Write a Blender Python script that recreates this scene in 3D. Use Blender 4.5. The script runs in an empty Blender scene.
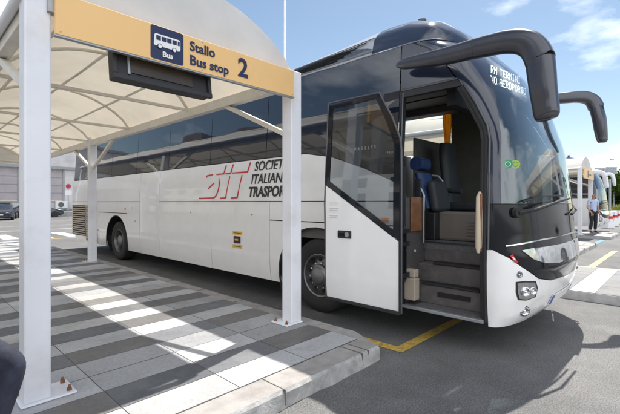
import bpy, bmesh, math, random
from math import *
from mathutils import Vector, Matrix
random.seed(7)
S = bpy.context.scene
COL = S.collection
R = math.radians

# ------------------------------------------------------------------ materials
def nodes(name):
    m = bpy.data.materials.new(name); m.use_nodes = True
    nt = m.node_tree; nt.nodes.clear()
    out = nt.nodes.new('ShaderNodeOutputMaterial')
    return m, nt, out
def N(nt, t, **kw):
    n = nt.nodes.new(t)
    for k, v in kw.items():
        if k in n.inputs: n.inputs[k].default_value = v
        else: setattr(n, k, v)
    return n
def c4(c): return (c[0], c[1], c[2], 1)
def paint(name, col, rough=.4, metal=0, var=.08, scale=6, bump=0, bscale=60, coat=0, ior=1.5, dirt=None, dscale=1.5, damt=.5, spec=.5):
    m, nt, out = nodes(name)
    b = N(nt, 'ShaderNodeBsdfPrincipled', Roughness=rough, Metallic=metal, IOR=ior)
    b.inputs['Coat Weight'].default_value = coat
    b.inputs['Coat Roughness'].default_value = .03
    b.inputs['Specular IOR Level'].default_value = spec
    tc = N(nt, 'ShaderNodeTexCoord')
    no = N(nt, 'ShaderNodeTexNoise', Scale=scale, Detail=6.0)
    nt.links.new(tc.outputs['Object'], no.inputs['Vector'])
    mr = N(nt, 'ShaderNodeMapRange'); mr.inputs[1].default_value = .3; mr.inputs[2].default_value = .7
    mr.inputs[3].default_value = 1-var; mr.inputs[4].default_value = 1+var
    nt.links.new(no.outputs[0], mr.inputs[0])
    mul = N(nt, 'ShaderNodeVectorMath', operation='SCALE')
    mul.inputs[0].default_value = col[:3]
    nt.links.new(mr.outputs[0], mul.inputs['Scale'])
    src = mul.outputs[0]
    if dirt:
        n2 = N(nt, 'ShaderNodeTexNoise', Scale=dscale, Detail=9.0, Roughness=.65)
        nt.links.new(tc.outputs['Object'], n2.inputs['Vector'])
        r2 = N(nt, 'ShaderNodeMapRange'); r2.inputs[1].default_value = .5; r2.inputs[2].default_value = .72
        r2.inputs[3].default_value = 0; r2.inputs[4].default_value = damt
        nt.links.new(n2.outputs[0], r2.inputs[0])
        mx = N(nt, 'ShaderNodeMix', data_type='RGBA')
        nt.links.new(r2.outputs[0], mx.inputs[0]); nt.links.new(src, mx.inputs[6]); mx.inputs[7].default_value = c4(dirt)
        src = mx.outputs[2]
    nt.links.new(src, b.inputs['Base Color'])
    if bump:
        n3 = N(nt, 'ShaderNodeTexNoise', Scale=bscale, Detail=4.0)
        nt.links.new(tc.outputs['Object'], n3.inputs['Vector'])
        bp = N(nt, 'ShaderNodeBump', Strength=bump, Distance=.01)
        nt.links.new(n3.outputs[0], bp.inputs['Height']); nt.links.new(bp.outputs[0], b.inputs['Normal'])
    nt.links.new(b.outputs[0], out.inputs[0])
    return m
def glass(name, tint, ior=1.6, rough=.01, wav=0):
    m, nt, out = nodes(name)
    t = N(nt, 'ShaderNodeBsdfTransparent', Color=c4(tint))
    g = N(nt, 'ShaderNodeBsdfGlossy', Roughness=rough, Color=(.95, .97, 1, 1))
    f = N(nt, 'ShaderNodeFresnel', IOR=ior)
    ge = N(nt, 'ShaderNodeNewGeometry'); rr_ = N(nt, 'ShaderNodeMapRange')      # same reflectance seen from either side of the pane
    rr_.inputs[1].default_value = 0; rr_.inputs[2].default_value = 1; rr_.inputs[3].default_value = ior; rr_.inputs[4].default_value = 1/ior
    nt.links.new(ge.outputs['Backfacing'], rr_.inputs[0]); nt.links.new(rr_.outputs[0], f.inputs['IOR'])
    if wav:
        tc = N(nt, 'ShaderNodeTexCoord'); no = N(nt, 'ShaderNodeTexNoise', Scale=1.3, Detail=1.0)
        nt.links.new(tc.outputs['Object'], no.inputs['Vector'])
        bp = N(nt, 'ShaderNodeBump', Strength=wav, Distance=.02)
        nt.links.new(no.outputs[0], bp.inputs['Height'])
        nt.links.new(bp.outputs[0], g.inputs['Normal']); nt.links.new(bp.outputs[0], f.inputs['Normal'])
    mx = N(nt, 'ShaderNodeMixShader')
    nt.links.new(f.outputs[0], mx.inputs[0]); nt.links.new(t.outputs[0], mx.inputs[1]); nt.links.new(g.outputs[0], mx.inputs[2])
    nt.links.new(mx.outputs[0], out.inputs[0])
    return m
def opaque_glass(name, col, ior=2.0, wav=.25):
    m, nt, out = nodes(name)
    b = N(nt, 'ShaderNodeBsdfPrincipled', Roughness=.02, IOR=ior)
    b.inputs['Base Color'].default_value = c4(col)
    tc = N(nt, 'ShaderNodeTexCoord'); no = N(nt, 'ShaderNodeTexNoise', Scale=.9, Detail=1.5)
    nt.links.new(tc.outputs['Object'], no.inputs['Vector'])
    bp = N(nt, 'ShaderNodeBump', Strength=wav, Distance=.03)
    nt.links.new(no.outputs[0], bp.inputs['Height']); nt.links.new(bp.outputs[0], b.inputs['Normal'])
    nt.links.new(b.outputs[0], out.inputs[0])
    return m
def membrane(name, col, trans, tf=.5):
    m, nt, out = nodes(name)
    tc = N(nt, 'ShaderNodeTexCoord'); no = N(nt, 'ShaderNodeTexNoise', Scale=1.2, Detail=8.0, Roughness=.6)
    nt.links.new(tc.outputs['Object'], no.inputs['Vector'])
    mr = N(nt, 'ShaderNodeMapRange'); mr.inputs[1].default_value = .35; mr.inputs[2].default_value = .7
    mr.inputs[3].default_value = 1.04; mr.inputs[4].default_value = .86
    nt.links.new(no.outputs[0], mr.inputs[0])
    def sc(c):
        mul = N(nt, 'ShaderNodeVectorMath', operation='SCALE'); mul.inputs[0].default_value = c[:3]
        nt.links.new(mr.outputs[0], mul.inputs['Scale']); return mul.outputs[0]
    d = N(nt, 'ShaderNodeBsdfDiffuse'); t = N(nt, 'ShaderNodeBsdfTranslucent')
    nt.links.new(sc(col), d.inputs[0]); nt.links.new(sc(trans), t.inputs[0])
    mx = N(nt, 'ShaderNodeMixShader'); mx.inputs[0].default_value = tf
    nt.links.new(d.outputs[0], mx.inputs[1]); nt.links.new(t.outputs[0], mx.inputs[2]); nt.links.new(mx.outputs[0], out.inputs[0])
    return m
def asphalt(name, base=.13):
    m, nt, out = nodes(name)
    b = N(nt, 'ShaderNodeBsdfPrincipled', Roughness=.85)
    tc = N(nt, 'ShaderNodeTexCoord')
    def noise(s, d, lo, hi, a, c):
        n = N(nt, 'ShaderNodeTexNoise', Scale=s, Detail=d, Roughness=.7); nt.links.new(tc.outputs['Object'], n.inputs['Vector'])
        r = N(nt, 'ShaderNodeMapRange'); r.inputs[1].default_value = lo; r.inputs[2].default_value = hi
        r.inputs[3].default_value = a; r.inputs[4].default_value = c; nt.links.new(n.outputs[0], r.inputs[0]); return r.outputs[0], n
    fine, nf = noise(85, 4, .36, .66, .5, 1.6)
    mid, _ = noise(2.2, 6, .35, .7, .85, 1.12)
    big, _ = noise(.35, 5, .38, .62, .82, 1.16)
    oil, _ = noise(1.1, 7, .60, .70, 1.0, .62)
    lig, _ = noise(.9, 9, .58, .66, 1.0, 1.22)
    m1 = N(nt, 'ShaderNodeMath', operation='MULTIPLY'); m2 = N(nt, 'ShaderNodeMath', operation='MULTIPLY'); 
    nt.links.new(fine, m1.inputs[0]); nt.links.new(mid, m1.inputs[1]); nt.links.new(m1.outputs[0], m2.inputs[0]); nt.links.new(big, m2.inputs[1])
    m3 = N(nt, 'ShaderNodeMath', operation='MULTIPLY'); nt.links.new(m2.outputs[0], m3.inputs[0]); nt.links.new(oil, m3.inputs[1])
    m4 = N(nt, 'ShaderNodeMath', operation='MULTIPLY'); nt.links.new(m3.outputs[0], m4.inputs[0]); nt.links.new(lig, m4.inputs[1]); m2 = m4
    v = N(nt, 'ShaderNodeVectorMath', operation='SCALE'); v.inputs[0].default_value = (base, base*.985, base*.97)
    nt.links.new(m2.outputs[0], v.inputs['Scale']); nt.links.new(v.outputs[0], b.inputs['Base Color'])
    bp = N(nt, 'ShaderNodeBump', Strength=.7, Distance=.006); nt.links.new(nf.outputs[0], bp.inputs['Height']); nt.links.new(bp.outputs[0], b.inputs['Normal'])
    nt.links.new(b.outputs[0], out.inputs[0])
    return m
def slab_mat(name):
    m, nt, out = nodes(name)
    b = N(nt, 'ShaderNodeBsdfPrincipled', Roughness=.62)
    at = N(nt, 'ShaderNodeAttribute', attribute_name='tone')
    tc = N(nt, 'ShaderNodeTexCoord')
    n = N(nt, 'ShaderNodeTexNoise', Scale=55.0, Detail=5.0); nt.links.new(tc.outputs['Object'], n.inputs['Vector'])
    r = N(nt, 'ShaderNodeMapRange'); r.inputs[1].default_value = .3; r.inputs[2].default_value = .7; r.inputs[3].default_value = .86; r.inputs[4].default_value = 1.12
    nt.links.new(n.outputs[0], r.inputs[0])
    v = N(nt, 'ShaderNodeVectorMath', operation='SCALE'); nt.links.new(at.outputs['Color'], v.inputs[0]); nt.links.new(r.outputs[0], v.inputs['Scale'])
    # worn pale / stained patches with a shape of their own
    n2 = N(nt, 'ShaderNodeTexNoise', Scale=2.6, Detail=10.0, Roughness=.62); nt.links.new(tc.outputs['Object'], n2.inputs['Vector'])
    r2 = N(nt, 'ShaderNodeMapRange'); r2.inputs[1].default_value = .53; r2.inputs[2].default_value = .60; r2.inputs[3].default_value = 0; r2.inputs[4].default_value = .26
    nt.links.new(n2.outputs[0], r2.inputs[0])
    mx = N(nt, 'ShaderNodeMix', data_type='RGBA'); mx.inputs[7].default_value = (.22, .22, .215, 1)
    nt.links.new(r2.outputs[0], mx.inputs[0]); nt.links.new(v.outputs[0], mx.inputs[6])
    n4 = N(nt, 'ShaderNodeTexNoise', Scale=1.1, Detail=8.0); nt.links.new(tc.outputs['Object'], n4.inputs['Vector'])
    r4 = N(nt, 'ShaderNodeMapRange'); r4.inputs[1].default_value = .35; r4.inputs[2].default_value = .65; r4.inputs[3].default_value = .85; r4.inputs[4].default_value = 1.08
    nt.links.new(n4.outputs[0], r4.inputs[0])
    v2 = N(nt, 'ShaderNodeVectorMath', operation='SCALE'); nt.links.new(mx.outputs[2], v2.inputs[0]); nt.links.new(r4.outputs[0], v2.inputs['Scale'])
    vo = N(nt, 'ShaderNodeTexVoronoi', Scale=2.3); nt.links.new(tc.outputs['Object'], vo.inputs['Vector'])
    rv = N(nt, 'ShaderNodeMapRange'); rv.inputs[1].default_value = .035; rv.inputs[2].default_value = .05; rv.inputs[3].default_value = .55; rv.inputs[4].default_value = 1
    nt.links.new(vo.outputs['Distance'], rv.inputs[0])
    vo2 = N(nt, 'ShaderNodeTexVoronoi', Scale=7.0); nt.links.new(tc.outputs['Object'], vo2.inputs['Vector'])
    rv2 = N(nt, 'ShaderNodeMapRange'); rv2.inputs[1].default_value = .03; rv2.inputs[2].default_value = .06; rv2.inputs[3].default_value = .78; rv2.inputs[4].default_value = 1
    nt.links.new(vo2.outputs['Distance'], rv2.inputs[0])
    mm = N(nt, 'ShaderNodeMath', operation='MULTIPLY'); nt.links.new(rv.outputs[0], mm.inputs[0]); nt.links.new(rv2.outputs[0], mm.inputs[1])
    v3 = N(nt, 'ShaderNodeVectorMath', operation='SCALE'); nt.links.new(v2.outputs[0], v3.inputs[0]); nt.links.new(mm.outputs[0], v3.inputs['Scale'])
    nt.links.new(v3.outputs[0], b.inputs['Base Color'])
    r3 = N(nt, 'ShaderNodeMapRange'); r3.inputs[1].default_value = .4; r3.inputs[2].default_value = .65; r3.inputs[3].default_value = .42; r3.inputs[4].default_value = .75
    nt.links.new(n2.outputs[0], r3.inputs[0]); nt.links.new(r3.outputs[0], b.inputs['Roughness'])
    bp = N(nt, 'ShaderNodeBump', Strength=.25, Distance=.004); nt.links.new(n.outputs[0], bp.inputs['Height']); nt.links.new(bp.outputs[0], b.inputs['Normal'])
    nt.links.new(b.outputs[0], out.inputs[0])
    return m
def leaf_mat(name, col):
    m, nt, out = nodes(name)
    at = N(nt, 'ShaderNodeAttribute', attribute_name='tone')
    v = N(nt, 'ShaderNodeVectorMath', operation='MULTIPLY'); v.inputs[1].default_value = col
    nt.links.new(at.outputs['Color'], v.inputs[0])
    d = N(nt, 'ShaderNodeBsdfDiffuse'); t = N(nt, 'ShaderNodeBsdfTranslucent')
    nt.links.new(v.outputs[0], d.inputs[0]); nt.links.new(v.outputs[0], t.inputs[0])
    mx = N(nt, 'ShaderNodeMixShader'); mx.inputs[0].default_value = .4
    nt.links.new(d.outputs[0], mx.inputs[1]); nt.links.new(t.outputs[0], mx.inputs[2]); nt.links.new(mx.outputs[0], out.inputs[0])
    return m
def emit(name, col, s):
    m, nt, out = nodes(name)
    e = N(nt, 'ShaderNodeEmission', Color=c4(col), Strength=s); nt.links.new(e.outputs[0], out.inputs[0]); return m

M = dict(
 bus_white=paint('bus_white', (.85, .85, .85), .22, var=.02, coat=.6, bump=.10, bscale=1.6, dirt=(.6, .58, .55), dscale=1.6, damt=.07),
 black_gloss=paint('black_gloss', (.010, .012, .016), .07, var=.1, spec=.30),
 navy_gloss=paint('navy_gloss', (.022, .030, .052), .13, var=.1, coat=.35, spec=.6, scale=2),
 roof_silver=paint('roof_silver', (.42, .44, .48), .3, var=.06, coat=.5, dirt=(.2, .2, .2), damt=.35),
 mirror_grey=paint('mirror_grey', (.07, .072, .085), .3, metal=.55, var=.06, coat=.3),
 rubber=paint('rubber', (.022, .022, .023), .75, var=.2, bump=.1),
 black_plastic=paint('black_plastic', (.02, .02, .022), .5, var=.15, bump=.05),
 dark_void=paint('dark_void', (.012, .012, .013), .9),
 door_frame=paint('door_frame_metal', (.10, .105, .12), .35, metal=.4, var=.08),
 chrome=paint('chrome', (.75, .76, .78), .15, metal=1, var=.04),
 rim=paint('rim_alloy', (.24, .24, .25), .42, metal=.8, var=.12, dirt=(.07, .06, .05), dscale=5, damt=.7),
 rim_hole=paint('rim_hole_black', (.01, .01, .01), .8),
 winA=opaque_glass('coach_side_glass', (.011, .017, .030), 1.85, .18),
 ws=glass('windscreen_glass', (.74, .80, .81), 1.9, wav=.06),
 door_glass=glass('door_tinted_glass', (.72, .74, .75), 1.55),
 clear=glass('clear_glass', (.92, .94, .94), 1.45),
 step=paint('step_moulding', (.085, .077, .076), .6, var=.1, bump=.15, dirt=(.2, .18, .16), dscale=9, damt=.4),
 step_mat=paint('step_rubber', (.015, .015, .016), .7, bump=.3, bscale=200),
 beige=paint('interior_beige', (.42, .36, .29), .6, var=.05),
 console=paint('console_taupe', (.17, .145, .125), .6, var=.08, bump=.1),
 cream=paint('grab_cream', (.70, .60, .45), .4, var=.04),
 carpet=paint('floor_carpet', (.10, .095, .10), .95, var=.3, scale=80),
 int_grey=paint('interior_grey', (.13, .125, .12), .7, var=.08),
 olive=paint('interior_olive', (.10, .095, .075), .7, var=.1),
 seat_grey=paint('seat_grey', (.19, .185, .185), .8, var=.12, scale=20, bump=.1),
 seat_black=paint('seat_black', (.035, .036, .042), .55, var=.15, bump=.1),
 seat_blue=paint('seat_blue', (.022, .052, .155), .5, var=.2, scale=12),
 curtain=paint('curtain_yellow', (.60, .33, .04), .85, var=.12, scale=14),
 wood=paint('wood_panel', (.22, .09, .04), .35, var=.3, scale=8, coat=.4),
 amber=paint('amber_lens', (.80, .25, .03), .15, var=.05, coat=1),
 lens=paint('lamp_lens', (.62, .64, .66), .06, metal=.75, var=.25, scale=25, coat=1),
 lamp_dark=paint('lamp_dark_chrome', (.38, .39, .41), .18, metal=.85, var=.2, scale=30, coat=1),
 red=paint('red_vinyl', (.60, .015, .025), .35, var=.04),
 lblack=paint('letter_black', (.02, .02, .025), .4, var=.04),
 lwhite=paint('letter_white', (.80, .80, .80), .4, var=.03),
 grey_vinyl=paint('grey_print', (.62, .62, .63), .5),
 yellow_tag=paint('yellow_tag', (.80, .48, .03), .45, var=.05),
 green=paint('green_sticker', (.02, .30, .12), .4, var=.05),
 lime=paint('lime_sticker', (.35, .50, .05), .4, var=.05),
 led=emit('led_amber_white', (1, .95, .80), 1.9),
 steel_white=paint('painted_steel_white', (.74, .755, .80), .38, var=.03, scale=2, bump=.03, bscale=30, dirt=(.42, .37, .32), dscale=2.4, damt=.34),
 beam_cream=paint('painted_beam_cream', (.72, .69, .62), .45, var=.05, dirt=(.35, .29, .22), dscale=4, damt=.3),
 rust=paint('rusty_bolt', (.20, .09, .05), .8, var=.4, scale=60, bump=.3),
 cloth=membrane('canopy_membrane', (.77, .74, .67), (.46, .41, .33), .36),
 cloth_white=membrane('canopy_end_fabric', (.80, .80, .80), (.62, .60, .56), .25),
 sign_yellow=paint('sign_yellow', (.84, .53, .22), .38, var=.025, scale=3, dirt=(.5, .34, .16), damt=.25),
 sign_blue=paint('sign_navy', (.012, .022, .075), .35, var=.05),
 asphalt=asphalt('asphalt', .125),
 slab=slab_mat('paving_slab'),
 grout=paint('grout', (.12, .115, .11), .9, bump=.3),
 kerb=paint('kerb_stone', (.36, .355, .345), .8, var=.18, scale=14, bump=.5, bscale=45, dirt=(.17, .165, .16), dscale=5, damt=.65),
 kerb_top=paint('kerb_top', (.30, .285, .27), .8, var=.15, scale=9, bump=.3, bscale=90, dirt=(.17, .15, .14), dscale=3, damt=.6),
 kerb_pale=paint('kerb_new_block', (.42, .42, .42), .75, var=.15, scale=9, bump=.3, dirt=(.22, .2, .19), dscale=6, damt=.5),
 road_yellow=paint('road_yellow', (.50, .33, .06), .7, var=.25, scale=30, dirt=(.14, .13, .12), dscale=14, damt=1.0),
 road_worn=paint('road_yellow_worn', (.40, .33, .19), .7, var=.2, scale=30, dirt=(.2, .19, .17), dscale=6, damt=.9),
 road_white=paint('road_white', (.40, .40, .39), .7, var=.2, scale=30, dirt=(.2, .2, .2), dscale=7, damt=.8),
 road_blue=paint('road_blue', (.10, .24, .42), .7, var=.2, scale=30, dirt=(.16, .16, .16), dscale=7, damt=.8),
 wall=paint('render_wall', (.62, .61, .62), .85, var=.06, scale=1.2, bump=.2, dirt=(.38, .36, .35), dscale=.7, damt=.5),
 shutter=paint('shutter_pink', (.42, .385, .40), .6, var=.08, scale=2),
 stone=paint('ledge_stone', (.33, .33, .34), .8, var=.1),
 brown=paint('brown_facade', (.12, .10, .085), .85, var=.25, scale=.6, dirt=(.05, .05, .05), dscale=.4, damt=.7),
 facade=paint('pale_facade', (.66, .635, .59), .85, var=.08, scale=.6, dirt=(.4, .36, .3), dscale=.4, damt=.4),
 car_blue=paint('car_blue', (.012, .018, .045), .2, metal=.5, coat=1, var=.05),
 car_grey=paint('car_dark', (.03, .032, .04), .2, metal=.5, coat=1, var=.05),
 car_glass=opaque_glass('car_glass', (.02, .03, .04), 1.8, .02),
 plate=paint('number_plate', (.75, .75, .72), .4),
 plate_blue=paint('plate_blue', (.02, .08, .4), .4),
 bark=paint('bark', (.09, .065, .045), .9, var=.3, bump=.6, bscale=20),
 leafA=leaf_mat('leaf_mid', (.075, .125, .028)),
 leafB=leaf_mat('leaf_dark', (.045, .085, .022)),
 leafC=leaf_mat('leaf_yellow', (.19, .21, .03)),
 skin_tone=paint('skin', (.42, .22, .15), .5, var=.06),
 hair=paint('grey_hair', (.09, .08, .075), .8),
 shirt=paint('blue_shirt', (.42, .52, .72), .8, var=.06, bump=.3, bscale=18),
 shirt_navy=paint('navy_shirt', (.03, .04, .08), .8, var=.1),
 trousers=paint('dark_trousers', (.012, .013, .018), .8, var=.2, bump=.3, bscale=20),
 jeans=paint('navy_trousers', (.016, .020, .038), .8, var=.4, scale=14, bump=1.0, bscale=9),
 shoe=paint('black_shoe', (.012, .012, .012), .35),
 magenta=paint('magenta_stripe', (.62, .02, .28), .35),
 galv=paint('galvanised', (.36, .38, .40), .45, metal=.6, var=.1),
 billboard=paint('billboard_back', (.30, .34, .37), .6, var=.1),
 bed_blue=paint('panel_blue', (.03, .20, .42), .4),
 mirror=paint('mirror_glass', (.8, .82, .85), .02, metal=1, var=0),
)

# ------------------------------------------------------------------ helpers
def tag(o, label=None, cat=None, group=None, kind=None):
    if label: o['label'] = label
    if cat: o['category'] = cat
    if group: o['group'] = group
    if kind: o['kind'] = kind
    return o
def mkobj(name, me, mat=None, parent=None):
    o = bpy.data.objects.new(name, me); COL.objects.link(o)
    if mat is not None:
        for m in (mat if isinstance(mat, (list, tuple)) else [mat]): me.materials.append(m)
    if parent: o.parent = parent
    return o
class Thing:
    def __init__(s, name, loc, label, cat, group=None):
        s.loc = Vector(loc)
        s.root = bpy.data.objects.new(name, None); COL.objects.link(s.root)
        s.root.empty_display_size = .2
        s.root.location = s.loc; tag(s.root, label, cat, group)
    def part(s, name, bm, mat, parent=None, smooth=False, bevel=0, label=None, segs=2):
        bm.transform(Matrix.Translation(-s.loc))
        me = bpy.data.meshes.new(name); bm.to_mesh(me); bm.free()
        o = mkobj(name, me, mat, parent or s.root)
        finish(o, smooth, bevel, segs)
        if label: o['label'] = label
        return o
def finish(o, smooth, bevel, segs=2):
    if smooth:
        for p in o.data.polygons: p.use_smooth = True
        if smooth != 'all':
            try:
                o.data.set_sharp_from_angle(angle=R(38))
            except Exception: pass
    if bevel:
        m = o.modifiers.new('bevel', 'BEVEL'); m.width = bevel; m.segments = segs; m.limit_method = 'ANGLE'; m.angle_limit = R(40)
def single(name, bm, mat, label=None, cat=None, group=None, kind=None, smooth=False, bevel=0):
    me = bpy.data.meshes.new(name); bm.to_mesh(me); bm.free()
    o = mkobj(name, me, mat); finish(o, smooth, bevel); tag(o, label, cat, group, kind); return o
def recenter(o, p):
    p = Vector(p); o.data.transform(Matrix.Translation(-p)); o.location = p; return o
def BM(): return bmesh.new()
def box(bm, x0, x1, y0, y1, z0, z1, rot=None, mi=0):
    vs = [bm.verts.new((x, y, z)) for z in (z0, z1) for y in (y0, y1) for x in (x0, x1)]
    fs = [bm.faces.new([vs[i] for i in f]) for f in ((0, 2, 3, 1), (4, 5, 7, 6), (0, 1, 5, 4), (2, 6, 7, 3), (0, 4, 6, 2), (1, 3, 7, 5))]
    for f in fs: f.material_index = mi
    if rot:
        c, m = rot; bmesh.ops.rotate(bm, verts=vs, cent=c, matrix=m)
    return vs
def bx(*a, **k):
    bm = BM(); box(bm, *a, **k); return bm
def bar(bm, a, b, w, h=None, up=(0, 0, 1)):
    """rectangular bar between two points"""
    h = h or w; a = Vector(a); b = Vector(b); d = (b-a).normalized()
    u = Vector(up); s = d.cross(u)
    if s.length < 1e-4: s = d.cross(Vector((0, 1, 0)))
    s.normalize(); t = s.cross(d).normalized()
    vs = []
    for p in (a, b):
        for sx, sy in ((-1, -1), (1, -1), (1, 1), (-1, 1)): vs.append(bm.verts.new(p + s*sx*w/2 + t*sy*h/2))
    for f in ((3, 2, 1, 0), (4, 5, 6, 7), (0, 1, 5, 4), (1, 2, 6, 5), (2, 3, 7, 6), (3, 0, 4, 7)): bm.faces.new([vs[i] for i in f])
def loft(bm, rings, cap=True, closed=True):
    R_ = [[bm.verts.new(p) for p in r] for r in rings]
    n = len(R_[0])
    for a, b in zip(R_, R_[1:]):
        for i in range(n if closed else n-1):
            j = (i+1) % n; bm.faces.new((a[i], a[j], b[j], b[i]))
    if cap and closed:
        bm.faces.new(R_[0][::-1]); bm.faces.new(R_[-1])
    return R_
def tube(bm, pts, rad, seg=12, up=(0, 0, 1), flat=1.0, sq=2.0):
    pts = [Vector(p) for p in pts]; rings = []
    if not isinstance(rad, (list, tuple)): rad = [rad]*len(pts)
    prev = None
    for i, p in enumerate(pts):
        d = (pts[min(i+1, len(pts)-1)] - pts[max(i-1, 0)]).normalized()
        s = d.cross(Vector(up)) if prev is None else prev - d*prev.dot(d)
        if s.length < 1e-3: s = d.cross(Vector((0, 1, 0)))
        s.normalize(); prev = s; t = s.cross(d).normalized()
        ring = []
        for k in range(seg):
            a = 2*pi*k/seg; c, sn = cos(a), sin(a)
            cc = copysign(abs(c)**(2/sq), c); ss = copysign(abs(sn)**(2/sq), sn)
            ring.append(p + s*cc*rad[i]*flat + t*ss*rad[i])
        rings.append(ring)
    loft(bm, rings)
def lathe(bm, prof, c, axis='X', seg=40):
    """prof: list of (r, a) around axis through c"""
    rings = []
    for r, a in prof:
        ring = []
        for k in range(seg):
            th = 2*pi*k/seg
            if axis == 'X': ring.append((c[0]+a, c[1]+r*cos(th), c[2]+r*sin(th)))
            elif axis == 'Z': ring.append((c[0]+r*cos(th), c[1]+r*sin(th), c[2]+a))
            else: ring.append((c[0]+r*cos(th), c[1]+a, c[2]+r*sin(th)))
        rings.append(ring)
    loft(bm, rings, cap=False)
    bmesh.ops.recalc_face_normals(bm, faces=bm.faces)
def disc(bm, c, r, n, thick=.004, seg=24):
    n = Vector(n).normalized(); q = n.to_track_quat('Z', 'Y').to_matrix().to_4x4()
    bmesh.ops.create_cone(bm, cap_ends=True, segments=seg, radius1=r, radius2=r, depth=thick, matrix=Matrix.Translation(c) @ q)
def text_bm(txt, size, mat4, extrude=.002, shear=0, bold=0, align='LEFT', sx=1.0, space=1.0):
    cu = bpy.data.curves.new('t', 'FONT'); cu.body = txt; cu.size = size; cu.extrude = extrude; cu.shear = shear; cu.offset = bold
    cu.align_x = align; cu.space_character = space; cu.resolution_u = 3
    o = bpy.data.objects.new('t', cu); COL.objects.link(o)
    dg = bpy.context.evaluated_depsgraph_get(); me = bpy.data.meshes.new_from_object(o.evaluated_get(dg))
    bm = BM(); bm.from_mesh(me); bpy.data.objects.remove(o); bpy.data.curves.remove(cu); bpy.data.meshes.remove(me)
    bm.transform(Matrix.Diagonal((sx, 1, 1, 1))); bm.transform(mat4)
    return bm
def basis(o, xdir, ydir):
    x = Vector(xdir).normalized(); y = Vector(ydir).normalized(); z = x.cross(y).normalized()
    m = Matrix((x, y, z)).transposed().to_4x4(); m.translation = Vector(o); return m

# param skin: 2D polygon(s) cut into a grid and mapped onto a surface
def skin_bm(polys, mapf, ca=.12, cb=.12, thick=.018, out=None, off=0):
    bm = BM()
    for poly in polys:
        vs = [bm.verts.new((a, b, 0)) for a, b in poly]
        f = bm.faces.new(vs); f.normal_update(); bmesh.ops.triangulate(bm, faces=[f])
    bmesh.ops.remove_doubles(bm, verts=bm.verts, dist=1e-5)
    A = [v.co.x for v in bm.verts]; B = [v.co.y for v in bm.verts]
    def cut(lo, hi, st, n):
        k = ceil(lo/st)
        while k*st < hi:
            p = Vector(n)*(k*st)
            bmesh.ops.bisect_plane(bm, geom=bm.verts[:]+bm.edges[:]+bm.faces[:], plane_co=p, plane_no=n, dist=1e-6); k += 1
    cut(min(A), max(A), ca, (1, 0, 0)); cut(min(B), max(B), cb, (0, 1, 0))
    for v in bm.verts: v.co = Vector(mapf(v.co.x, v.co.y))
    bmesh.ops.recalc_face_normals(bm, faces=bm.faces)
    bm.normal_update()
    # orient
    s = 0
    for f in bm.faces:
        s += f.normal.dot(Vector(out(f.calc_center_median()))) * f.calc_area()
    if s < 0: bmesh.ops.reverse_faces(bm, faces=bm.faces); bm.normal_update()
    if off:
        for v in bm.verts: v.co += v.normal*off
    if thick: 
        bmesh.ops.solidify(bm, geom=bm.faces[:], thickness=thick)
        bmesh.ops.recalc_face_normals(bm, faces=bm.faces)
    return bm
def interp(t, x):
    if x <= t[0][0]: return t[0][1]
    for (a, b), (c, d) in zip(t, t[1:]):
        if x <= c:
            u = (x-a)/(c-a); return b+(d-b)*u
    return t[-1][1]
def copy_tree(o, parent=None, only=None):
    c = o.copy(); COL.objects.link(c); c.parent = parent
    for ch in list(o.children): copy_tree(ch, c)
    return c

# ------------------------------------------------------------------ camera
cam = bpy.data.cameras.new('camera'); camo = bpy.data.objects.new('camera', cam); COL.objects.link(camo)
cam.lens = 36*395/620; cam.sensor_width = 36; cam.shift_y = -5/620; cam.clip_end = 2000; cam.clip_start = .05
camo.location = (0, 0, 1.5); camo.rotation_euler = (R(90), 0, R(-46.3))
S.camera = camo

# ------------------------------------------------------------------ world, sun
SUN = Vector((.545, .13, 1)).normalized()
elev = asin(SUN.z); azim = atan2(SUN.x, SUN.y)
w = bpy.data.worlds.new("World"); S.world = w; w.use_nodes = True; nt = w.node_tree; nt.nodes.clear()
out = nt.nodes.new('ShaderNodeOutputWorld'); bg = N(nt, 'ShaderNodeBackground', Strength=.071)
sky = N(nt, 'ShaderNodeTexSky', sky_type='NISHITA'); sky.sun_disc = False; sky.sun_elevation = elev; sky.sun_rotation = azim
sky.air_density = 1.0; sky.dust_density = .35; sky.ozone_density = 1.6
tc = N(nt, 'ShaderNodeTexCoord')
mp = N(nt, 'ShaderNodeMapping'); mp.inputs['Scale'].default_value = (1, 1, 2.6); mp.inputs['Location'].default_value = (5.7, 2.2, 1.9)
nt.links.new(tc.outputs['Generated'], mp.inputs[0])
no = N(nt, 'ShaderNodeTexNoise', Scale=2.3, Detail=9.0, Roughness=.56); nt.links.new(mp.outputs[0], no.inputs['Vector'])
mr = N(nt, 'ShaderNodeMapRange'); mr.inputs[1].default_value = .54; mr.inputs[2].default_value = .76; mr.inputs[3].default_value = 0; mr.inputs[4].default_value = .8
nt.links.new(no.outputs[0], mr.inputs[0])
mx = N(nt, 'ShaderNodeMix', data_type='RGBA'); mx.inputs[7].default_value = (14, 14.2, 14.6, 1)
sx = N(nt, 'ShaderNodeVectorMath', operation='DOT_PRODUCT'); sx.inputs[1].default_value = (-.76, -.65, .10)  # unseen cloud bank behind the camera, added to brighten the coach side
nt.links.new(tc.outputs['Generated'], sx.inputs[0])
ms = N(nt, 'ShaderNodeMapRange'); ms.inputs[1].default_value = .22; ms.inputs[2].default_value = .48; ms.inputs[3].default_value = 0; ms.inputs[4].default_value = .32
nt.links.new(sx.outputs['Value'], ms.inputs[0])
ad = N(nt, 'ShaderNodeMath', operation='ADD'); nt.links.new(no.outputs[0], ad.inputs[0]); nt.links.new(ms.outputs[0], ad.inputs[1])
nt.links.new(ad.outputs[0], mr.inputs[0])
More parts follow.
